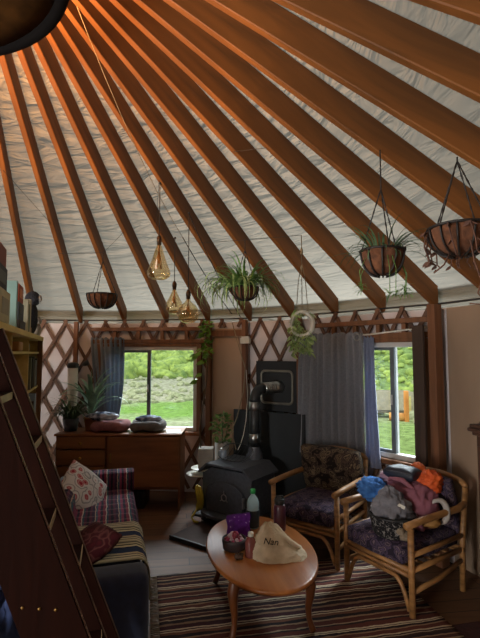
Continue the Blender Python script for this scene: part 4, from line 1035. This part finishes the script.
m = MB(); m.cushion((0, 0, .045), (.24, .17, .10), None, 14, 3, .3, .2, 4); m.build('body', mat('navy_nylon', '#1d2230', '#141824', .5), nb)
m = MB(); m.tube([(-.10, -.075, .06), (0, -.088, .066), (.10, -.075, .06)], .005, 6); m.build('zip', M['iron'], nb)
oj = [MB().blob((0, 0, 0), (.085, .07, .08), 41, .45, 2.6, n=48, m=30)]
tag(oj[0].build('vest', mat('bright_orange_cloth', '#d95f22', '#b9450f', .7, (12, 12, 12)), loc=on2(.16, .40, SZ+.315)), 'bright orange vest bunched on top of the heap', 'vest')
m = MB(); m.blob((0, 0, 0), (.055, .045, .05), 45, .35, 2.2)
tag(m.build('scarf', mat('orange_scarf_cloth', '#d26a30', '#ab4516', .8, (12, 12, 12)), loc=on2(.04, .42, SZ+.375)), 'small orange scarf crumpled behind the navy pouch', 'scarf')
wh = thing('sun_visor', 'white curved visor strap at the right of the rose bag', 'visor', on2(.24, .36, SZ+.14), -.4)
m = MB(); m.tube([(.06*math.cos(a), .02*math.sin(a*2), .075*math.sin(a)) for a in [R(-110+20*i) for i in range(13)]], [.010+.012*math.sin(PI*i/12) for i in range(13)], 8); m.build('band', mat('off_white_cloth', '#b3aaa2', '#96908a', .9), wh)
m = MB(); m.blob((0, 0, 0), (.065, .05, .035), 51, .3, 2.0)
tag(m.build('glove', mat('tan_leather', '#9a7038', '#7c5626', .7), loc=on2(.25, .26, SZ+.09)), 'tan leather glove below the white visor', 'glove')
pt = thing('plush_animal', 'little beige plush animal beside the patterned basket', 'plush toy', on2(.19, .06, SZ-.01))
bp2 = mat('beige_plush', '#8d7d68', '#6d5f4e', 1, (30, 30, 30), bump=.7)
MB().blob((0, 0, .035), (.05, .038, .036), 61, .2, 2, flat=0).build('body', bp2, pt); MB().blob((-.035, -.02, .07), (.028, .026, .026), 62, .2, 2).build('head', bp2, pt)
for s_ in (-1, 1): MB().blob((-.035+.018*s_, -.02, .095), (.009, .007, .012), 63, .1, 2).build('ear', bp2, pt)
ct = thing('dark_coat', 'dark charcoal coat slumped over the back of the near armchair', 'coat', on2(.12, .48, SZ))
m = MB(); m.blob((0, 0, .14), (.14, .10, .15), 71, .25, 1.6, flat=0, n=32, m=20); m.build('cloth', mat('charcoal_wool', '#2c2b2e', '#1e1d20', 1, (14, 14, 14)), ct)

# ------------------------------------------------------------------ cabinet at the right
cbn = thing('cabinet', 'dark wood cabinet with a domed moulded top at the right edge', 'cabinet', (3.385, .70, 0), math.atan2(-.97, .25)+0)
# local X = along wall toward viewer, local Y = towards the wall
mw = wood('dark_walnut', '#4a3226', '#33211a', 'Z', .4, 10)
MB().box((0, 0, .58), (.48, .34, 1.16), bev=.004, seg=1).build('body', mw, cbn)
m = MB()
for z, o in ((1.165, .02), (1.19, .04), (1.215, .03)): m.box((0, 0, z), (.48+2*o, .34+2*o, .024), bev=.008)
m.build('cornice', mw, cbn)
m = MB(); m.add(*(lambda n: ([(-.24+.48*i/n, y, 1.225+.085*math.sin(PI*i/n)) for y in (-.17, .17) for i in range(n+1)], [[i, i+1, n+2+i, n+1+i] for i in range(n)]+[list(range(n, -1, -1)), list(range(n+1, 2*n+2))]))(16), True); m.build('domed_top', mw, cbn)
for sx in (-1, 1):
    d = MB().box((sx*.115, -.177, .60), (.215, .016, .98), bev=.004, seg=1).build('door', mw, cbn)
    MB().lathe([(.005, 0), (.005, .012), (.013, .02), (0, .026)], (sx*.03, -.185, .62), 10, RX(PI/2)).build('knob', M['brass'], d)

# ------------------------------------------------------------------ hanging things
def basket(hook, zrim, rad, depth, label, ribs=12, plant=None, chains=3, empty=False):
    h = Vector(hook); t = thing('hanging_basket', label, 'hanging basket', (h.x, h.y, zrim-depth), 0, 'hanging baskets')
    def prf(k): a = k*PI/2; return (rad*math.sin(a)**.75, depth*(1-math.cos(a)))
    pts = [prf(i/10) for i in range(11)]
    m = MB(); m.lathe([(r_*.97, z+.006) for r_, z in pts]+[(r_*.88, z+.01) for r_, z in pts[::-1]], n=30)
    for v in m.v: v += Vector((noise.noise(v*30), noise.noise(v*30+Vector((5, 0, 0))), 0))*.006
    m.build('liner', M['coir'], t)
    m = MB(); m.tube([(rad*1.01*math.cos(2*PI*i/36), rad*1.01*math.sin(2*PI*i/36), depth) for i in range(36)], .007, 6, closed=True)
    m.tube([(rad*.3*math.cos(2*PI*i/24), rad*.3*math.sin(2*PI*i/24), .012) for i in range(24)], .004, 6, closed=True)
    for k in range(ribs):
        a = 2*PI*k/ribs; m.tube([(r_*1.015*math.cos(a), r_*1.015*math.sin(a), z-.002) for r_, z in pts[1:]], .0055, 5)
    m.build('wire_frame', M['wire'], t)
    L_ = h.z-(zrim-depth)
    for k in range(chains):
        a = 2*PI*k/chains+.5; p0 = Vector((rad*math.cos(a), rad*math.sin(a), depth)); p1 = Vector((0, 0, depth+min(.36, L_-depth-.02)))
        m = MB(); nn = 14
        m.tube([p0+(p1-p0)*i/nn for i in range(nn+1)], [(.0052 if i % 2 else .0028) for i in range(nn+1)], 5); m.build('chain', M['wire'], t)
    p1 = depth+min(.36, L_-depth-.02)
    MB().tube([(0, 0, p1), (0, 0, L_)], .004, 6).build('cord', M['cord'], t)
    return t
def sprays(t, base, n, lmin, lmax, w, mt, rise=(.5, 1.5), droop=(1.2, 3.0), spread=.07, name='leaves'):
    m = MB()
    for i in range(n):
        a = random.uniform(0, 2*PI); m.leaf((base[0]+spread*math.cos(a), base[1]+spread*math.sin(a), base[2]), a, random.uniform(lmin, lmax), w, random.uniform(*rise), random.uniform(*droop), 8, twist=random.uniform(-.5, .5))
    return m.build(name, mt, t)
basket((.133, 2.596, 2.760), 2.315, .155, .15, 'small empty hanging basket near the left-hand window', 14)
fb = basket((2.401, .371, 2.867), 2.275, .122, .145, 'hanging basket of arching grassy plant above the right-hand window', 10)
sprays(fb, (0, 0, .12), 60, .12, .30, .012, M['leafdark'], (.3, 1.5), (.9, 2.6), .06)
for i in range(7):
    m = MB()
    a = random.uniform(0, 2*PI) if i > 1 else (PI+.3, .2)[i]
    p0 = Vector((.10*math.cos(a), .10*math.sin(a), .12)); p1 = Vector((.15*math.cos(a), .15*math.sin(a), .02)); p2 = Vector((.14*math.cos(a), .14*math.sin(a), -.06-.03*(i % 3)))
    m.tube([p0, p1, p2], .0022, 5)
    for k in range(10):
        b = random.uniform(0, 2*PI); m.leaf(p2, b, .065, .007, random.uniform(-.4, 1), 1.4, 5)
    m.build('plantlet', M['leaf'], fb)
db = basket((2.70, .079, 2.695), 2.325, .150, .145, 'largest hanging basket with a withered brown plant at the right edge', 12, chains=4)
m = MB()
for i in range(16):
    a = random.uniform(0, 2*PI); r_ = .15
    pts = [Vector((r_*.7*math.cos(a), r_*.7*math.sin(a), .13)), Vector((r_*1.08*math.cos(a), r_*1.08*math.sin(a), .14)), Vector((r_*1.12*math.cos(a+.1), r_*1.12*math.sin(a+.1), .06)), Vector((r_*1.0*math.cos(a+.2), r_*1.0*math.sin(a+.2), -.02*random.random()))]
    m.tube(pts, .004, 5)
    for k in range(4): q = pts[1+k % 3]; b = random.uniform(0, 2*PI); m.ovate(q, (math.cos(b), math.sin(b), -.8), .045, .022, b)
m.build('withered_leaves', M['dry'], db)
m = MB(); m.tube([(-.02, -.14, .05), (.0, -.13, -.05), (.03, -.13, -.14), (.01, -.13, -.20), (.05, -.13, -.255), (-.03, -.13, -.25)], .004, 6); m.tube([(-.10, -.10, .0), (-.13, -.10, -.06), (-.18, -.1, -.10), (-.17, -.1, -.085)], .004, 6); m.tube([(-.15, -.1, -.075), (-.165, -.1, -.06)], .003, 5); m.tube([(.05, -.13, -.255), (.09, -.13, -.20), (.06, -.13, -.13)], .0035, 5)
m.build('bare_stems', M['dry'], db)
spd = basket((1.640, 2.024, 2.756), 2.305, .125, .12, 'hanging basket with a dense spider plant in the middle', 10)
sprays(spd, (0, 0, .12), 120, .20, .46, .019, M['leaf'], (.3, 1.5), (1.5, 3.4), .07)
sprays(spd, (-.09, -.03, .12), 55, .32, .56, .018, M['leafpale'], (.2, .9), (2.6, 3.8), .05, 'pale_leaves')
# ring planter
rp = thing('ring_planter', 'white ring-shaped hanging planter with trailing leaves', 'hanging planter', (2.118, 1.646, 1.86), R(-15))
m = MB(); n = 40
m.grid(lambda u, v: (lambda a, q: ((.088+.02*math.cos(q))*math.cos(a), .042*math.sin(q), .080+(.100+.02*math.cos(q))*math.sin(a)))(2*PI*u, 2*PI*v), 40, 12); m.build('ring', M['ceramic'], rp)
for x in (-.05, .0, .05): MB().tube([(x, 0, .17), (x*.6, 0, .45), (0, 0, .60), (0, 0, .842)], .0035, 5).build('string', M['string'], rp)
MB().blob((0, 0, .70), (.012, .012, .03), 2, .3, 2).build('knot', M['string'], rp)
m = MB()
for i in range(170):
    x = random.uniform(-.10, .085); z = random.uniform(-.17, .02)+.02*math.cos(x*20); 
    if random.random() < .25: x, z = random.uniform(-.09, -.02), random.uniform(.02, .19)
    if random.random() < .12: x, z = random.uniform(-.08, .10), random.uniform(.16, .21)
    a = random.uniform(0, 2*PI); m.ovate((x, random.uniform(-.05, .04), z), (math.cos(a), math.sin(a), -.9), random.uniform(.05, .08), .03, a)
for i in range(12):
    x = -.09+.16*i/11; m.tube([(x*.7, -.02, .03), (x, -.03, -.05), (x*1.05, -.03, -.16)], .002, 4)
m.build('leaves', M['leafpale'], rp)
# pendant bulbs
def pendant(hook, zb, h, prof, label):
    H = Vector(hook); t = thing('pendant_bulb', label, 'pendant lamp', (H.x, H.y, zb), 0, 'pendant bulbs')
    MB().lathe([(r_, z) for r_, z in prof], n=28).build('glass_bulb', M['amber'], t)
    m = MB()
    zz = prof[-1][1]
    m.tube([(0, 0, zz), (0, 0, zz*.45)], .006, 6)
    for k in range(6):
        a = 2*PI*k/6; m.tube([(.004*math.cos(a), .004*math.sin(a), zz*.8), (.02*math.cos(a), .02*math.sin(a), zz*.55), (.028*math.cos(a), .028*math.sin(a), zz*.28), (.01*math.cos(a+.4), .01*math.sin(a+.4), zz*.5)], .0022, 5)
    m.build('filament', M['filament'], t)
    MB().lathe([(.012, zz-.005), (.019, zz), (.019, zz+.022), (.022, zz+.024), (.022, zz+.06), (.014, zz+.075), (.006, zz+.085), (0, zz+.085)], n=16).build('socket', M['socket'], t)
    MB().tube([(0, 0, zz+.08), (0, 0, H.z-zb)], .004, 6).build('cord', M['cord'], t)
    m = MB(); m.lathe([(0, 0), (.012, 0), (.012, .012), (0, .012)], (0, 0, H.z-zb-.006), 10); m.build('hook', M['wire'], t)
    return t
pendant((.891, 1.709, 3.185), 2.335, .31, [(0, .006), (.06, .0), (.092, .02), (.101, .05), (.097, .07), (.062, .16), (.036, .245), (.022, .285), (.016, .30)], 'cone-shaped amber pendant bulb, highest of the three')
pendant((.944, 2.282, 2.842), 2.075, .27, [(0, 0), (.05, .008), (.075, .035), (.084, .075), (.078, .115), (.052, .165), (.03, .21), (.018, .24), (.016, .25)], 'pear-shaped amber pendant bulb, middle of the three in height')
pendant((1.122, 1.937, 2.988), 1.965, .23, [(0, 0), (.05, .008), (.088, .04), (.102, .085), (.095, .125), (.065, .165), (.034, .19), (.02, .21), (.016, .225)], 'round amber globe pendant bulb, lowest of the three')
# slack wires and cords strung under the rafters
def under(th, r, d=.006): return pol(th, r, APEX-SL*r-d)
def slack(a, b, sag, name, label, mt, r_, n=14):
    pts = []
    for i in range(n+1):
        t = i/n; p = a.lerp(b, t); p.z -= sag*4*t*(1-t); pts.append(p)
    return tag(MB().tube(pts, r_, 5).build(name, M[mt]), label, 'cord' if 'cord' in name else 'wire', 'slack cords and wires under the rafters')
slack(Vector((.557, .56, 3.895)), Vector((1.03, 2.20, 2.83)), .10, 'cord', 'thin pale cord running from the roof ring towards the bulbs', 'string', .0028)
slack(Vector((1.03, 2.20, 2.83)), Vector((1.50, 2.95, 2.14)), .03, 'cord', 'dark twisted cord from the bulbs down to the panel post', 'cord', .005)
slack(Vector((1.122, 1.937, 2.98)), Vector((1.60, 2.95, 2.10)), .04, 'cord', 'dark cord from the globe bulb hook towards the spider plant', 'cord', .0045)
slack(under(TH5-8*DTH, 2.60), Vector((.133, 2.596, 2.765)), .005, 'wire', 'thin wire from the left to the hook of the small empty basket', 'wire', .0022)
slack(Vector((.133, 2.596, 2.765)), under(TH5-6*DTH, 2.35), .005, 'wire', 'thin wire from the hook of the small empty basket to the right', 'wire', .0022)
slack(under(TH5-4*DTH, 2.55), Vector((2.118, 1.646, 2.704)), .005, 'wire', 'thin wire leading to the string of the white ring planter', 'wire', .0022)
slack(under(TH5-9*DTH, 1.75), under(TH5-8*DTH, 2.25), .0, 'wire', 'thin wire across the canvas bay above the pine shelf', 'wire', .002)
slack(under(TH5-1*DTH, 1.9), under(TH5-0*DTH, 2.0), .0, 'wire', 'short thin wire across the bay above the grassy basket', 'wire', .002)
slack(under(TH5-5*DTH, 2.35), under(TH5-4*DTH, 1.9), .0, 'wire', 'thin wire slanting across the bay over the bulbs', 'wire', .002)

# ------------------------------------------------------------------ outside
def terr_mat():
    m, nt, b = newmat('meadow_and_hill')
    tc = nt.nodes.new('ShaderNodeTexCoord'); sx = nt.nodes.new('ShaderNodeSeparateXYZ'); nt.links.new(tc.outputs['Object'], sx.inputs[0])
    sb_ = nt.nodes.new('ShaderNodeVectorMath'); sb_.operation = 'SUBTRACT'; sb_.inputs[1].default_value = (1.6, -2.2, 0); nt.links.new(tc.outputs['Object'], sb_.inputs[0])
    ln_ = nt.nodes.new('ShaderNodeVectorMath'); ln_.operation = 'LENGTH'; nt.links.new(sb_.outputs[0], ln_.inputs[0])
    n = nt.nodes.new('ShaderNodeTexNoise'); n.inputs['Scale'].default_value = .5; n.inputs['Detail'].default_value = 6; nt.links.new(tc.outputs['Object'], n.inputs['Vector'])
    a = nt.nodes.new('ShaderNodeMath'); a.operation = 'MULTIPLY_ADD'; a.inputs[1].default_value = 5; nt.links.new(n.outputs['Fac'], a.inputs[0]); nt.links.new(ln_.outputs['Value'], a.inputs[2])
    d = nt.nodes.new('ShaderNodeMath'); d.operation = 'DIVIDE'; d.inputs[1].default_value = 60; nt.links.new(a.outputs[0], d.inputs[0])
    c = ramp(nt, d.outputs[0], [(0, hexc('#6f8246')), (.24, hexc('#768650')), (.275, hexc('#979a7c')), (.315, hexc('#6d8c42')), (.37, hexc('#728c4a')), (.40, hexc('#96927a')), (.58, hexc('#8b8a73')), (.64, hexc('#6f8450')), (1, hexc('#728058'))])
    s2 = nt.nodes.new('ShaderNodeSeparateXYZ'); nt.links.new(sb_.outputs[0], s2.inputs[0])
    dv_ = nt.nodes.new('ShaderNodeMath'); dv_.operation = 'DIVIDE'; nt.links.new(s2.outputs['X'], dv_.inputs[0]); nt.links.new(s2.outputs['Y'], dv_.inputs[1])
    mr = nt.nodes.new('ShaderNodeMapRange'); mr.inputs['From Min'].default_value = .06; mr.inputs['From Max'].default_value = .2; nt.links.new(dv_.outputs[0], mr.inputs['Value'])
    m2 = nt.nodes.new('ShaderNodeMix'); m2.data_type = 'RGBA'; nt.links.new(mr.outputs[0], m2.inputs['Factor']); nt.links.new(c, m2.inputs['A'])
    nt.links.new(ramp(nt, d.outputs[0], [(0, hexc('#6f8246')), (.27, hexc('#75864e')), (.33, hexc('#8d9068')), (.45, hexc('#6c7f48')), (1, hexc('#70805a'))]), m2.inputs['B']); c = m2.outputs['Result']
    n2 = nt.nodes.new('ShaderNodeTexNoise'); n2.inputs['Scale'].default_value = 5; n2.inputs['Detail'].default_value = 6; nt.links.new(tc.outputs['Object'], n2.inputs['Vector'])
    mx = nt.nodes.new('ShaderNodeMix'); mx.data_type = 'RGBA'; mx.blend_type = 'MULTIPLY'; mx.inputs['Factor'].default_value = .8
    nt.links.new(c, mx.inputs['A']); nt.links.new(ramp(nt, n2.outputs['Fac'], [(.35, (.45, .45, .45, 1)), (.65, (1.1, 1.1, 1.1, 1))]), mx.inputs['B'])
    nt.links.new(mx.outputs['Result'], b.inputs['Base Color']); b.inputs['Roughness'].default_value = 1; b.inputs['Specular IOR Level'].default_value = 0; return m
OX, OY = 1.6, -2.2      # bearings outside are taken from the middle of the room's open side
def out(az, d): return Vector((OX+d*math.sin(R(az)), OY+d*math.cos(R(az)), 0))
def gz(az, d):
    f = min(1, max(0, (az-2)/12))      # the slope stands nearer on the right
    r1 = 26-3*f; z = -.45
    if d > r1: z += (d-r1)*(.05+.16*f)+max(0, d-38+12*f)**1.2*.16
    return z+.10*noise.noise(Vector((d*.4*math.sin(R(az)), d*.4*math.cos(R(az)), 0)))
def outz(az, d, dz=0): p = out(az, d); p.z = gz(az, d)+dz; return p
m = MB(); rr_ = [6.5, 8, 10, 12, 14, 16, 18, 20, 22, 24, 26, 28, 30, 33, 36, 40, 45, 52, 60, 72, 90]
for i in range(len(rr_)-1):
    for t in range(-60, 66, 2):
        m.add([outz(t, rr_[i]), outz(t+2, rr_[i]), outz(t+2, rr_[i+1]), outz(t, rr_[i+1])], [[3, 2, 1, 0]], True)
tag(m.build('ground_outside', terr_mat()), 'sunlit meadow and hillside outside the windows', kind='structure')
def bush(m, p, s_, seed, amp=.6):
    m.blob((p.x, p.y, p.z+s_*.35), (s_*random.uniform(.7, 1.2), s_*random.uniform(.7, 1.2), s_*random.uniform(.5, .85)), seed, amp, 3.2, n=10, m=7)
m = MB()
for i in range(700):
    az, d = random.uniform(-20, 3), random.uniform(33, 58); bush(m, outz(az, d, -.2), random.uniform(.35, 1.2), i)
for i in range(1500):
    az, d = random.uniform(11, 28), random.uniform(23, 50); bush(m, outz(az, d, -.10), random.uniform(.10, .36), i+500)
tag(m.build('shrubbery', mat('bright_shrub', '#879643', '#55692f', 1, (2.5, 2.5, 2.5), 6, 1, lo=.35, hi=.65)), 'bright green shrubs covering the hillside', 'shrubbery', kind='stuff')
m = MB()
for i in range(420):
    az, d = random.uniform(-20, 3), random.uniform(20, 34); bush(m, outz(az, d, -.06), random.uniform(.06, .24), i+1000)
for i in range(160):
    az, d = random.uniform(11, 30), random.uniform(15, 27); bush(m, outz(az, d, -.06), random.uniform(.08, .25), i+1700)
tag(m.build('sagebrush', mat('pale_sage', '#93926f', '#6d724c', 1, (4, 4, 4), 6, 1, lo=.35, hi=.65)), 'pale grey sagebrush below the hillside', 'sagebrush', kind='stuff')
q = outz(19.9, 15.2, -.05)
fp_ = tag(MB().box((0, 0, .50), (.13, .13, 1.0), bev=.02).build('fence_post', mat('orange_timber', '#c8843a', '#a0601f', .8, (6, 6, 2)), loc=q), 'orange-brown timber post on the grass outside the right-hand window', 'post')
lgm = MB(); lgm.tube([(-.26, .1, .13), (.22, -.08, .13)], [.13, .125], 14)
q = outz(19.0, 15.3, .0); tag(lgm.build('log', mat('log_wood', '#c58f4a', '#a06a2c', .8), loc=q), 'sawn orange log lying beside the timber post outside', 'log')
q = outz(17.2, 16.2, -.05); wd_ = thing('timber_trough', 'pale timber trough on the grass, behind the log outside', 'trough', q, R(-10))
for y in (-.3, .3): MB().box((0, y, .62), (1.9, .06, .6)).build('side', mat('grey_timber', '#a59a80', '#857a62', .9), wd_)
MB().box((0, 0, .25), (1.9, .6, .06)).build('floor_board', mat('grey_timber_floor', '#6d6148', '#4c4432', .9), wd_)
for x in (-.8, .8):
    for y in (-.3, .3): MB().box((x, y*1.2, .30), (.12, .08, .95)).build('leg', mat('grey_timber_leg', '#b5a568', '#918348', .9), wd_)

# ------------------------------------------------------------------ light, world, camera
w = bpy.data.worlds.new('sky'); sc.world = w; w.use_nodes = True; nt = w.node_tree
bg_ = nt.nodes['Background']; bg_.inputs[0].default_value = (.80, .90, 1.0, 1); bg_.inputs[1].default_value = 3.0
sun = bpy.data.lights.new('sun', 'SUN'); sun.energy = 2.2; sun.angle = R(1); sun.color = (1, .95, .86)
so_ = bpy.data.objects.new('sun', sun); COL.objects.link(so_)
so_.rotation_euler = Vector((.62, .16, -.77)).to_track_quat('-Z', 'Y').to_euler()
wl = bpy.data.lights.new('ring_lamp', 'POINT'); wl.energy = 330; wl.color = (1, .50, .20); wl.shadow_soft_size = .12
wo = bpy.data.objects.new('ring_lamp', wl); COL.objects.link(wo); wo.location = (0, -.05, 3.72)
def unseen_fill(name, th, z, w_, h_, e, tilt, col=(1, .96, .91), turn=0):  # added fill light set in an opening of the unseen back wall
    al = bpy.data.lights.new(name, 'AREA'); al.shape = 'RECTANGLE'; al.size = w_; al.size_y = h_; al.energy = e; al.color = col
    ao = bpy.data.objects.new(name, al); COL.objects.link(ao); ao.location = pol(th, 3.72, z)
    ao.rotation_euler = (pol(th+180+turn, 1, tilt)).to_track_quat('-Z', 'Y').to_euler()
unseen_fill('side_fill', 238, 1.45, 1.1, 1.0, 185, .0)
unseen_fill('rear_fill', 197, 1.05, .8, 1.7, 150, -.65)
def skylight(name, c, r_, z, e):  # added area light above the view outside a window, boosts the light indoors
    al = bpy.data.lights.new(name, 'AREA'); al.shape = 'RECTANGLE'; al.size = 1.6; al.size_y = 1.2; al.energy = e; al.color = (.86, .93, 1)
    ao = bpy.data.objects.new(name, al); COL.objects.link(ao); ao.location = pol(c, r_, z)
    ao.rotation_euler = (pol(c, 2.4, .5)-pol(c, r_, z)).to_track_quat('-Z', 'Y').to_euler()
skylight('left_window_fill', 7, 5.0, 3.1, 340)
skylight('right_window_fill', 50, 5.0, 3.1, 460)
cam = bpy.data.cameras.new('camera'); co = bpy.data.objects.new('camera', cam); COL.objects.link(co)
co.location = (1.5931, -2.1606, 1.70); co.rotation_euler = (PI/2+.07439, 0, 0)
cam.sensor_width = 36; cam.lens = 452.44/638*36; cam.clip_start = .02; cam.clip_end = 300
sc.camera = co
vs_ = sc.view_settings; vs_.view_transform = 'Standard'; vs_.look = 'None'; vs_.gamma = 1; vs_.exposure = .12; vs_.use_curve_mapping = False
cy = sc.cycles; cy.max_bounces = 10; cy.diffuse_bounces = 5; cy.transparent_max_bounces = 12; cy.sample_clamp_indirect = 6; cy.use_denoising = True
